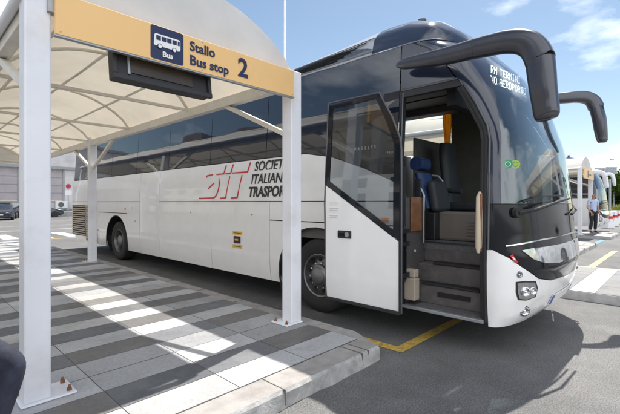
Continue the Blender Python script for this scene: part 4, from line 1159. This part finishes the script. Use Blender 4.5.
# recolour its mirrors pale
for o in far_c.root.children:
    if o.name.startswith('mirror'):
        for oo in [o]+list(o.children):
            oo.data.materials.clear(); oo.data.materials.append(M['steel_white'])
side_c = coach(None, 'white coach with a magenta stripe, outside the photo, mirrored in the windscreen', detail=False, stripe='magenta')
side_c.root.location = (16.4, -6.9, 0); side_c.root.rotation_euler = (0, 0, pi)
rs = shelter(10.95, -6.9, 1, 'white vaulted shelter on the opposite side of the road, mirrored in the windscreen')
platform(10.6, 13.65, -8.2, -.15, pat=PAT, kerbmat='kerb_pale')

# ------------------------------------------------------------------ far building on the left
T = Thing('depot_building', (10, 52, 0), 'long pale rendered building with shuttered windows across the forecourt', 'building')
YB = 48.5
def wallpiece(x0, x1, z0, z1, nm='wall', m='wall', y0=YB, y1=YB+.4): return T.part(nm, bx(x0, x1, y0, y1, z0, z1), M[m])
wins = [(-6.6, -3.0), (.0, 3.6), (4.3+.0, 8.05), (10.75, 14.0), (17.5, 21), (24, 27.5)]
wins = [(-10.3, -6.6), (-4.0, -.3), (1.2, 3.2), (4.3, 8.15), (11.35, 12.15+.0)][:0] + [(-9, -5.2), (-2.4, 1.4), (4.6, 8.4), (11.0, 12.35), (17.5, 21), (24, 27.5)]
zl, zh = 1.62, 4.95
xs = [-14]+[v for w_ in wins for v in w_]+[40]
for i in range(0, len(xs), 2): wallpiece(xs[i], xs[i+1], 0, 9)
for a, b in wins:
    wallpiece(a, b, 0, zl); wallpiece(a, b, zh, 9)
    wn = T.part('shuttered_window', bx(a+.02, b-.02, YB+.16, YB+.22, zl+.02, zh-.02), M['shutter'])
    for k in range(1, 4): T.part('shutter_rail', bx(a+.03, b-.03, YB+.13, YB+.155, zl+k*(zh-zl)/4-.03, zl+k*(zh-zl)/4+.03), M['stone'], wn)
    T.part('window_frame', bx(a-.12, b+.12, YB-.05, YB+.1, zl-.14, zl-.002), M['stone'], wn)
    T.part('window_frame', bx(a-.14, a-.002, YB-.04, YB+.1, zl, zh), M['stone'], wn)
    T.part('window_frame', bx(b+.002, b+.14, YB-.04, YB+.1, zl, zh), M['stone'], wn)
T.part('string_course', bx(-14, 40, YB-.22, YB-.003, zh+.02, zh+.32), M['stone'])
T.part('plinth', bx(-14, 40, YB-.1, YB-.003, 0, .6), M['stone'])
T.part('roof', bx(-14, 40, YB-.3, YB+10, 9.003, 9.3), M['stone'])
T.part('conduit', bx(9.6, 9.66, YB-.07, YB-.01, .6, 4.9), M['stone'])
def at(px, Y, z=0):
    A_ = R(46.3); B_ = R(43.7); t = (px-310)/395
    rx, ry = sin(B_)*t+cos(B_), -sin(A_)*t+cos(A_); return rx*Y/ry
# air conditioning unit
ax = at(55.5, 48.2)
T = Thing('air_conditioner', (ax+.5, 48, .75), 'white air conditioning unit on the far wall below the shuttered window', 'air conditioner')
T.part('casing', bx(ax, ax+1.15, 47.95, 48.4, .85, 1.6), M['lwhite'], bevel=.04)
bm = BM(); disc(bm, (ax+.45, 47.94, 1.22), .27, (0, -1, 0), .02); T.part('fan_grille', bm, M['int_grey'])
T.part('bracket', bx(ax+.1, ax+1.0, 48.0, 48.4, .78, .85), M['galv'])
# low bench/planter
bxx = at(54.5, 47)
T = Thing('stone_planter', (bxx+1, 46.8, 0), 'low grey planter with green stems against the far wall', 'planter')
T.part('trough', bx(bxx, bxx+2.6, 46.7, 47.3, .0, .5), M['stone'], bevel=.03)
bm = BM(); lay = bm.loops.layers.float_color.new('tone')
for k in range(160):
    p = Vector((bxx+.1+random.random()*2.4, 46.8+random.random()*.4, .5+random.random()*.25)); d = Vector((random.uniform(-1, 1), random.uniform(-1, 1), random.uniform(.2, 1)))*.08
    e = Vector((random.uniform(-1, 1), random.uniform(-1, 1), random.uniform(-1, 1)))*.05
    f = bm.faces.new([bm.verts.new(q) for q in (p, p+d, p+d+e, p+e)])
    for lp in f.loops: lp[lay] = (1, 1, 1, 1)
T.part('leaves', bm, M['leafB'])
sx_ = at(68.2, 40)
T = Thing('parking_sign', (sx_, 40, 0), 'small round prohibition sign on a grey pole in front of the far wall', 'traffic sign')
bm = BM(); tube(bm, [(sx_, 40, 0), (sx_, 40, 3.2)], .04, 8); T.part('pole', bm, M['galv'])
bm = BM(); disc(bm, (sx_, 39.94, 2.9), .21, (0, -1, 0), .01); dsc = T.part('sign_disc', bm, M['red'])
bm = BM(); disc(bm, (sx_, 39.93, 2.9), .14, (0, -1, 0), .01); T.part('sign_face', bm, M['plate_blue'], dsc)
bm = BM(); bar(bm, (sx_-.13, 39.92, 3.03), (sx_+.13, 39.92, 2.77), .05, .01, up=(0, 1, 0)); T.part('sign_bar', bm, M['red'], dsc)
T.part('sign_plate', bx(sx_-.26, sx_+.26, 39.94, 39.95, 2.1, 2.55), M['lwhite'])
# yard lines far away
marking([((-2, 30), (12, 30))], .15, 'road_white'); marking([((0, 25), (12, 25.5))], .25, 'road_white', name='kerb_line')

# ------------------------------------------------------------------ cars
def car(loc, rz, label, mat, group='cars parked by the far building'):
    T = Thing('parked_car', (0, 0, 0), label, 'car', group); P = T.part
    # stations along y (front at -2.1): (y, bottom, shoulder z, half width low, half width shoulder)
    st = [(-2.12, .42, .62, .55, .52), (-2.08, .27, .70, .74, .66), (-1.9, .2, .76, .84, .76), (-1.3, .18, .88, .88, .82), (-.8, .18, .95, .89, .84), (.4, .18, .96, .89, .84), (1.5, .2, .98, .88, .82), (1.95, .25, .96, .83, .76), (2.12, .4, .88, .7, .64)]
    rings = []
    for y, b, s, wl_, ws_ in st:
        mid = (b+s)/2
        half = [(0, b), (wl_*.8, b), (wl_, b+.08), (wl_+.02, mid), (ws_+.03, s-.05), (ws_-.02, s), (ws_*.5, s+.03), (0, s+.04)]
        rings.append([(x, y, z) for x, z in half]+[(-x, y, z) for x, z in half[-2:0:-1]])
    bm = BM(); loft(bm, rings); bmesh.ops.recalc_face_normals(bm, faces=bm.faces); P('body', bm, M[mat], smooth=True)
    gh = [(-.95, .93, .70, .92), (-.35, 1.36, .58, .94), (.0, 1.44, .56, .95), (.9, 1.42, .56, .96), (1.45, 1.2, .6, .96), (1.75, .96, .66, .93)]
    rings = []
    for y, zt, wt, zb in gh:
        zt = max(zt, zb+.01)
        rings.append([(-.78, y, zb-.02), (-wt-.02, y, zt-.06), (-wt+.08, y, zt), (wt-.08, y, zt), (wt+.02, y, zt-.06), (.78, y, zb-.02)])
    bm = BM(); loft(bm, rings); bmesh.ops.recalc_face_normals(bm, faces=bm.faces); P('cabin_glass', bm, M['car_glass'], smooth=True)
    bm = BM(); rings = [[(-wt+.03, y, zt+.004), (-wt+.12, y, zt+.018), (wt-.12, y, zt+.018), (wt-.03, y, zt+.004)] for y, zt, wt, zb in gh[1:5]]
    loft(bm, rings, cap=False, closed=False); bmesh.ops.solidify(bm, geom=bm.faces[:], thickness=.02); P('roof', bm, M[mat])
    for sx in (-1, 1):
        for y in (-1.35, 1.35):
            bm = BM(); lathe(bm, [(.0001, -.1), (.29, -.1), (.32, -.08), (.32, .08), (.29, .1), (.2, .1), (.0001, .08)], (sx*.80, y, .32), 'X', 20); wh = P('wheel', bm, M['rubber'])
            bm = BM(); lathe(bm, [(.2, .0), (.19, .012), (.06, .004), (.0001, .015)], (sx*.80+sx*.1, y, .32), 'X', 16); P('rim', bm, M['rim'], wh)
        bm = BM(); tube(bm, [(sx*.45, -2.09, .62), (sx*.60, -2.04, .64), (sx*.74, -1.93, .66)], [.05, .065, .04], 8); P('headlight', bm, M['lens'], smooth=True)
        bm = BM(); tube(bm, [(sx*.80, -.70, .96), (sx*.98, -.72, 1.02)], [.03, .075], 8); P('wing_mirror', bm, M[mat], smooth=True)
    P('grille', bx(-.4, .4, -2.14, -2.10, .50, .64), M['black_plastic'], bevel=.01)
    P('lower_grille', bx(-.6, .6, -2.12, -2.05, .28, .38), M['black_plastic'])
    P('number_plate', bx(-.26, .26, -2.16, -2.135, .40, .50), M['plate'])
    P('number_plate_band', bx(-.26, -.2, -2.163, -2.16, .402, .498), M['plate_blue'])
    T.root.location = loc; T.root.rotation_euler = (0, 0, rz); return T
car((at(6.5, 40.5), 42.3, 0), R(-14), 'dark blue car facing the camera, lowest at the left edge of the photo', 'car_blue')
car((at(37.5, 45.5), 45.5, 0), R(82), 'dark car whose tail shows just right of the near white column', 'car_grey')

# ------------------------------------------------------------------ brown building on the near side, mirrored in the coach glass
T = Thing('terminal_building', (-26, 25, 0), 'tall cream and brown building behind the photographer, mirrored in the coach side glass', 'building')
T.part('wall', bx(-34, -22, -6, 70, 0, 7.0), M['facade']); T.part('attic_storey', bx(-33.8, -22.2, -5.8, 69.8, 7.003, 12.5), M['brown'])
T.part('parapet', bx(-34.2, -21.8, -6.2, 70.2, 12.503, 12.9), M['brown'])
bm = BM()
for k in range(38): bar(bm, (-22, -6+k*2, 12.9), (-22, -6+k*2, 14.0), .06)
bar(bm, (-22, -6, 14), (-22, 70, 14), .06); bar(bm, (-22, -6, 13.5), (-22, 70, 13.5), .04)
T.part('roof_railing', bm, M['galv'])
for (y, h_, l_) in ((4, 2.2, 5), (18, 3.1, 4), (27, 1.8, 7), (41, 2.6, 5), (56, 3.4, 6)):
    T.part('rooftop_unit', bx(-30, -24, y, y+l_, 12.9, 12.9+h_), M['brown'])
for k in range(15):
    for z in (1.2, 4.4):
        T.part('window', bx(-21.995, -21.97, -3+k*4.8, -.6+k*4.8, z, z+2), M['car_glass'])

# ------------------------------------------------------------------ trees
def leaves(bm, lay, c, r, n, size, rnd, shade=(.6, 1.25)):
    for k in range(n):
        d = Vector((rnd.gauss(0, 1), rnd.gauss(0, 1), rnd.gauss(0, 1))).normalized()
        p = Vector(c)+Vector((d.x*r[0], d.y*r[1], d.z*r[2]))*(rnd.random()**.45)
        u = Vector((rnd.gauss(0, 1), rnd.gauss(0, 1), rnd.gauss(0, 1))).normalized(); v = u.orthogonal().normalized()
        s = size*rnd.uniform(.6, 1.4)
        f = bm.faces.new([bm.verts.new(q) for q in (p-u*s, p+v*s*.55, p+u*s, p-v*s*.55)])
        t = rnd.uniform(*shade)
        for lp in f.loops: lp[lay] = (t, t, t*.9, 1)
def tree(x, y, h, w_, label, mat='leafA', seed=1, group='trees beyond the stands', n=5200, name='tree', low=.25):
    rnd = random.Random(seed); T = Thing(name, (x, y, 0), label, 'tree', group)
    bm = BM(); pts = [(x, y, 0), (x+.05, y, h*.25), (x-.05, y+.05, h*.5), (x+.08, y, h*.8)]
    tube(bm, pts, [.035*h, .027*h, .018*h, .006*h], 8)
    cl = []
    for k in range(16):
        a = rnd.uniform(0, 2*pi); rr = rnd.uniform(.1, .75)*w_/2; z = h*rnd.uniform(low+.05, .86)
        rr *= 1-.55*abs((z/h-.55)/.45)
        c = Vector((x+rr*cos(a), y+rr*sin(a), z)); cl.append((c, rnd.uniform(.16, .28)*w_))
        tube(bm, [(x, y, z*.6), (x+(c.x-x)*.5, y+(c.y-y)*.5, z*.82), c], [.012*h, .008*h, .003*h], 5)
    T.part('trunk', bm, M['bark'])
    bm = BM(); lay = bm.loops.layers.float_color.new('tone')
    for c, r_ in cl:
        sh = rnd.uniform(.6, 1.2); leaves(bm, lay, c, (r_, r_, r_*.75), n//16, .012*h+.03, rnd, (sh*.7, sh*1.3))
    T.part('crown', bm, M[mat]); return T
def pol(px, d):
    A_ = R(46.3); B_ = R(43.7); t = (px-310)/395
    return (d*(sin(B_)*t+cos(B_)), d*(-sin(A_)*t+cos(A_)))
TR = [(569, 44, 6.9, 2.8, 'leafB', 'rounded tree top showing above the pale shelter canopy'),
 (548, 40, 4.4, 4.0, 'leafA', 'tree hidden behind the coach windscreen, left of the shelters'),
 (604, 50, 5.4, 5, 'leafA', 'light green tree directly behind the billboard'),
 (614, 42, 5.0, 4, 'leafB', 'darker green tree right of the billboard poles'),
 (622, 36, 4.4, 4.0, 'leafA', 'leafy tree cut by the right edge of the photo'),
 (594, 60, 5.9, 6, 'leafB', 'dark tree farthest back between the distant coach and the billboard'),
 (601, 40, 4.5, 3.4, 'leafA', 'small leafy tree between the distant coach mirrors and the grey posts'),
 (609, 37, 4.5, 3.6, 'leafB', 'bushy dark tree right behind the grey posts under the billboard'),
 (636, 46, 6, 6, 'leafB', 'tall tree just outside the right edge'),
 (655, 52, 7, 7, 'leafA', 'broad tree well outside the right edge')]
for i, (px, d, h, w_, m, lb) in enumerate(TR):
    x, y = pol(px, d); tree(x, y, h, w_, lb, m, seed=11+i)
for i, (px, d, h, w_, lb) in enumerate([(617, 30, 1.35, 2.6, 'yellow green bush at the right edge below the trees'), (628, 29, 1.3, 2.8, 'yellow green bush just outside the right edge')]):
    x, y = pol(px, d); rnd = random.Random(50+i)
    T = Thing('bush', (x, y, 0), lb, 'bush', 'low bushes at the right'); bm = BM(); lay = bm.loops.layers.float_color.new('tone')
    for k in range(8): leaves(bm, lay, (x+rnd.uniform(-w_/2, w_/2)*.6, y+rnd.uniform(-.6, .6), h*.55), (.7, .7, h*.45), 380, .05, rnd, (.6, 1.3))
    T.part('foliage', bm, M['leafC']); bm = BM(); tube(bm, [(x, y, 0), (x, y, h*.6)], .05, 6); T.part('stem', bm, M['bark'])
# billboard and poles on the right
x, y = pol(606, 36)
T = Thing('billboard', (x, y, 0), 'grey double billboard on tall posts above the trees at right', 'billboard')
dv = Vector((sin(R(43.7)), -sin(R(46.3)), 0))*1.0
for a, b, z0, z1 in ((-.95, -.02, 3.95, 4.5), (.05, .95, 4.05, 4.6)):
    bm = BM(); pa = Vector((x, y, 0))+dv*a; pb = Vector((x, y, 0))+dv*b
    bar(bm, pa+Vector((0, 0, (z0+z1)/2)), pb+Vector((0, 0, (z0+z1)/2)), .12, z1-z0); T.part('panel', bm, M['billboard'], bevel=.02)
    bm = BM(); bar(bm, pa+Vector((0, 0, z1+.05)), pb+Vector((0, 0, z1+.05)), .2, .06); T.part('lamp_rail', bm, M['galv'])
for a in (-.03, .7):
    bm = BM(); p = Vector((x, y, 0))+dv*a; tube(bm, [p, p+Vector((0, 0, 4.5))], .07, 8); T.part('post', bm, M['galv'])
bm = BM(); p = Vector((x, y, 0))+dv*.55; tube(bm, [p+Vector((0, 0, 4.5)), p+Vector((0, 0, 5.3))], .02, 6); tube(bm, [p+Vector((-.12, .1, 5.35)), p+Vector((.12, -.1, 5.35))], .06, 8); T.part('floodlight', bm, M['galv'])
# lamp post behind the coach
x, y = pol(285, 17)
T = Thing('lamp_post', (x, y, 0), 'slim pale lamp post rising behind the coach roof', 'lamp post')
bm = BM(); tube(bm, [(x, y, 0), (x, y, 4), (x, y, 10.2)], [.085, .065, .05], 10); T.part('pole', bm, M['lwhite'])
bm = BM(); tube(bm, [(x, y, 10.2), (x-.1, y+.1, 10.3), (x-.5, y+.4, 10.35)], [.04, .05, .09], 8); T.part('lamp_head', bm, M['galv'])
# white posts and red banded barriers at right
for i, (px, d, lb) in enumerate([(606.5, 22.5, 'white barrier with a red band, nearest the man in the blue shirt'), (611.5, 24.5, 'white barrier with a red band, middle of the row of three'), (616, 27, 'white barrier with a red band, farthest of the row of three')]):
    x, y = pol(px, d)
    T = Thing('barrier', (x, y, 0), lb, 'barrier', 'red banded barriers')
    bm = BM(); pts = [(-.24, 0), (.24, 0), (.20, .28), (.10, .40), (.09, .92), (-.09, .92), (-.10, .40), (-.20, .28)]
    ds = Vector((.55, .83, 0)).normalized(); dn = Vector((ds.y, -ds.x, 0))
    loft(bm, [[Vector((x, y, 0))+ds*k+dn*a+Vector((0, 0, z)) for a, z in pts] for k in (-.3, .3)]); bmesh.ops.recalc_face_normals(bm, faces=bm.faces)
    T.part('block', bm, M['lwhite'], bevel=.02)
    bm = BM(); bar(bm, Vector((x, y, .62))-ds*.305, Vector((x, y, .62))+ds*.305, .215, .16); T.part('red_band', bm, M['red'])
for i, (px, d, h, lb) in enumerate([(603.8, 24, 3.5, 'tall grey post beside the distant coach mirror'), (610, 26, 3.0, 'tall grey post right of the distant coach, shorter one')]):
    x, y = pol(px, d); T = Thing('steel_post', (x, y, 0), lb, 'post')
    bm = BM(); tube(bm, [(x, y, 0), (x, y, h)], .06, 8); T.part('post', bm, M['galv']); T.part('footing', bx(x-.12, x+.12, y-.12, y+.12, 0, .03), M['galv'])

# ------------------------------------------------------------------ people
def skin_mesh(T, name, chain, mat, parent=None, root=0, sub=2, label=None):
    """chain: dict(verts=[(co, r)], edges=[...])"""
    me = bpy.data.meshes.new(name)
    me.from_pydata([Vector(v[0])-T.loc for v in chain['v']], chain['e'], [])
    o = mkobj(name, me, mat, parent or T.root)
    md = o.modifiers.new('skin', 'SKIN'); md.use_smooth_shade = True
    sv = me.skin_vertices[0].data if me.skin_vertices else None
    if sv is None:
        bm = BM(); bm.from_mesh(me); bm.verts.layers.skin.verify(); bm.to_mesh(me); bm.free(); sv = me.skin_vertices[0].data
    for i, v in enumerate(chain['v']):
        r = v[1]; sv[i].radius = (r, r) if not isinstance(r, tuple) else r; sv[i].use_root = (i == root)
    s = o.modifiers.new('sub', 'SUBSURF'); s.levels = sub; s.render_levels = sub
    dg = bpy.context.evaluated_depsgraph_get(); dg.update()
    m2 = bpy.data.meshes.new_from_object(o.evaluated_get(dg)); o.modifiers.clear(); o.data = m2
    if not m2.materials: m2.materials.append(mat)
    for p in m2.polygons: p.use_smooth = True
    if label: o['label'] = label
    return o
def person(loc, rz, label, J, shirt, trousers, short=True, bald=False, belt=True):
    """J: joints in local frame, facing -Y, x to the person's left(+x), metres"""
    T = Thing('person', (0, 0, 0), label, 'person')
    hip = Vector(J['hip']); neck = Vector(J['neck']); head = Vector(J['head'])
    V = []; E = []
    def add(co, r, p=None):
        V.append((Vector(co), r)); 
        if p is not None: E.append((p, len(V)-1))
        return len(V)-1
    h = add(hip, (.095, .075)); w1 = add(hip.lerp(neck, .35), (.10, .075), h); c = add(hip.lerp(neck, .72), (.14, .10), w1); n0 = add(hip.lerp(neck, .93), (.09, .07), c); n = add(neck+Vector((0, 0, .02)), .052, n0)
    hb = add(head+Vector((0, .0, -.07)), (.062, .07), n); h1 = add(head+Vector((0, .0, .02)), (.075, .092), hb); h2 = add(head+Vector((0, .01, .085)), (.055, .066), h1)
    for s, k in ((1, 'l'), (-1, 'r')):
        sh, el, wr = map(Vector, J['arm_'+k]); kn, an, to = map(Vector, J['leg_'+k])
        a = add(sh, .055, n0); b = add(sh.lerp(el, .5), .047, a); e = add(el, .040, b); f = add(el.lerp(wr, .4), .038, e); w2 = add(wr, .026, f)
        # palm, fingers and thumb
        d = (wr-el).normalized(); pm = add(wr+d*.05, (.020, .038), w2)
        side = d.cross(Vector((0, -1, 0))).normalized() if abs(d.y) < .9 else Vector((1, 0, 0))
        fw = Vector((0, -1, 0)); fw = (fw-d*fw.dot(d)).normalized()
        for q, L_ in ((-.030, .065), (-.010, .075), (.010, .070), (.028, .055)):
            b0 = add(wr+d*.088+fw*q, .0095, pm); b1 = add(wr+d*(.088+L_*.5)+fw*q+side*.008*s, .0085, b0); add(wr+d*(.088+L_*.85)+fw*q+side*.028*s, .007, b1)
        t0 = add(wr+d*.045+fw*.042, .011, pm); add(wr+d*.075+fw*.062+side*.012*s, .009, t0)
        hj = hip+Vector((s*.085, 0, -.04)); hj_ = add(hj, .070, h); m = add(hj.lerp(kn, .5), .073, hj_); k_ = add(kn, .053, m); cf = add(kn.lerp(an, .35), .052, k_); a_ = add(an, .036, cf); add(to, (.036, .025), a_)
    body = skin_mesh(T, 'body', dict(v=V, e=E), M['skin_tone'], sub=2)
    def garment(name, parts, mat, root=0):
        V.clear(); E.clear(); return skin_mesh(T, name, parts(), mat, sub=2)
    # face: nose, ears, eyes, brows, mouth
    bm = BM(); tube(bm, [head+Vector((0, -.088, .035)), head+Vector((0, -.099, -.002)), head+Vector((0, -.086, -.012))], [.007, .012, .009], 8); T.part('nose', bm, M['skin_tone'], body, smooth=True)
    for s in (-1, 1):
        bm = BM(); bmesh.ops.create_uvsphere(bm, u_segments=8, v_segments=6, radius=.010, matrix=Matrix.Translation(head+Vector((s*.030, -.078, .022))))
        T.part('eye', bm, M['shoe'], body, smooth=True)
    for s in (-1, 1):
        bm = BM(); bmesh.ops.create_uvsphere(bm, u_segments=8, v_segments=6, radius=.022, matrix=Matrix.Translation(head+Vector((s*.080, .0, .01))) @ Matrix.Diagonal((.4, .7, 1.2, 1)))
        T.part('ear', bm, M['skin_tone'], body, smooth=True)
    T.part('mouth', bx(head.x-.022, head.x+.022, head.y-.086, head.y-.078, head.z-.050, head.z-.042), M['red'] if 0 else paint('lips', (.28, .11, .09), .5), body)
    if not bald:
     bm = BM(); bmesh.ops.create_uvsphere(bm, u_segments=20, v_segments=14, radius=1, matrix=Matrix.Translation(head+Vector((0, .022, .040))) @ Matrix.Diagonal((.087, .096, .088, 1)))
     bmesh.ops.delete(bm, geom=[v for v in bm.verts if (v.co-head).y < -.035 or (v.co-head).z < -.02 - .0 and (v.co-head).y < .03], context='VERTS')
     T.part('hair', bm, M['hair'], body, smooth=True)
    def shirt_():
        V.clear(); E.clear()
        h = add(hip+Vector((0, 0, -.07)), (.158, .124)); h = add(hip+Vector((0, 0, .04)), (.150, .118), h); w1 = add(hip.lerp(neck, .3), (.148, .115), h); c = add(hip.lerp(neck, .7), (.165, .118), w1); n0 = add(hip.lerp(neck, .93), (.10, .08), c); add(neck+Vector((0, 0, -.01)), .063, n0)
        for s, k in ((1, 'l'), (-1, 'r')):
            sh, el, wr = map(Vector, J['arm_'+k]); a = add(sh, .070, n0); b = add(sh.lerp(el, .5), .064, a)
            if short: add(sh.lerp(el, .78), .060, b)
            else:
                e = add(el, .054, b); add(el.lerp(wr, .92), .040, e)
        return dict(v=list(V), e=list(E))
    skin_mesh(T, 'shirt', shirt_(), shirt, parent=body)
    def tr_():
        V.clear(); E.clear()
        h = add(hip+Vector((0, 0, .12)), (.130, .102)); h = add(hip+Vector((0, 0, -.02)), (.128, .10), h)
        for s, k in ((1, 'l'), (-1, 'r')):
            kn, an, to = map(Vector, J['leg_'+k]); hj = hip+Vector((s*.085, 0, -.05)); a = add(hj, .105, h); m = add(hj.lerp(kn, .5), .090, a); k_ = add(kn, .075, m); cf = add(kn.lerp(an, .45), .070, k_); add(an.lerp(kn, .08), .062, cf)
        return dict(v=list(V), e=list(E))
    skin_mesh(T, 'trousers', tr_(), trousers, parent=body)
    for k in 'lr':
        kn, an, to = map(Vector, J['leg_'+k]); dd = (to-an); dd.z = 0; dd.normalize()
        V.clear(); E.clear(); a = add(an+Vector((0, 0, -.0)), .045); b = add(an+Vector((0, 0, -.04))+dd*.03, (.045, .042), a); c_ = add(to+Vector((0, 0, .0))-dd*.02, (.045, .030), b); add(to+dd*.05, (.032, .022), c_); add(an+Vector((0, 0, -.045))-dd*.045, (.036, .034), b)
        skin_mesh(T, 'shoe', dict(v=list(V), e=list(E)), M['shoe'], parent=body)
    if belt:
        bm = BM(); rings = [[(hip.x+cos(a)*.148, hip.y+sin(a)*.112, hip.z+z) for a in [2*pi*i/24 for i in range(24)]] for z in (.0, .03)]
        loft(bm, rings, cap=False); bmesh.ops.solidify(bm, geom=bm.faces[:], thickness=.004); T.part('belt', bm, M['shoe'], body)
    T.root.location = loc; T.root.rotation_euler = (0, 0, rz)
    return T, body
stand = dict(hip=(0, 0, .96), neck=(0, .01, 1.47), head=(0, -.015, 1.62),
 arm_l=((.19, .01, 1.41), (.245, .03, 1.13), (.225, -.06, .88)), arm_r=((-.19, .01, 1.41), (-.245, .04, 1.13), (-.20, -.12, .90)),
 leg_l=((.10, -.01, .50), (.105, .03, .085), (.13, -.12, .035)), leg_r=((-.10, -.02, .50), (-.12, .03, .085), (-.15, -.12, .035)))
mx_, my_ = 21.57, 3.4
man, mb = person((mx_, my_-.35, .13), R(-8-35), 'man in a light blue short sleeved shirt and dark trousers standing on the far platform', stand, M['shirt'], M['trousers'], bald=True, belt=False)
hd_ = Vector((-.20, -.16, .82))
T = Thing('paper_cup', (0, 0, 0), 'small pale folded paper in the hand of the man in the blue shirt', 'paper')
T.root.name = 'folded_paper'
T.part('sheet', bx(-.05, .05, -.008, .008, -.07, .07), M['cream']); T.part('sheet_fold', bx(-.045, .045, -.012, -.009, -.06, .06), M['beige'])
T.root.location = man.root.matrix_basis @ hd_ if False else Matrix.Translation(man.root.location) @ Matrix.Rotation(man.root.rotation_euler.z, 4, 'Z') @ hd_

# person at the left edge, only a bent knee in view: climbing stride towards the right
kx, ky = .385, 2.30    # knee position on the ground plane
step = dict(hip=(0, 0, .78), neck=(0, -.02, 1.29), head=(0, -.06, 1.44),
 arm_l=((.18, -.02, 1.23), (.24, .16, 1.0), (.22, .12, .76)), arm_r=((-.18, -.02, 1.23), (-.24, .16, .99), (-.2, .10, .75)),
 leg_l=((.10, -.36, .47), (.10, -.25, .09), (.11, -.40, .035)), leg_r=((-.10, -.10, .38), (-.10, .26, .12), (-.10, .20, .03)))
person((.085, 2.70, .13), R(78), 'person in dark navy trousers whose bent knee enters at the lower left edge', step, M['shirt_navy'], M['jeans'], short=False, belt=False)
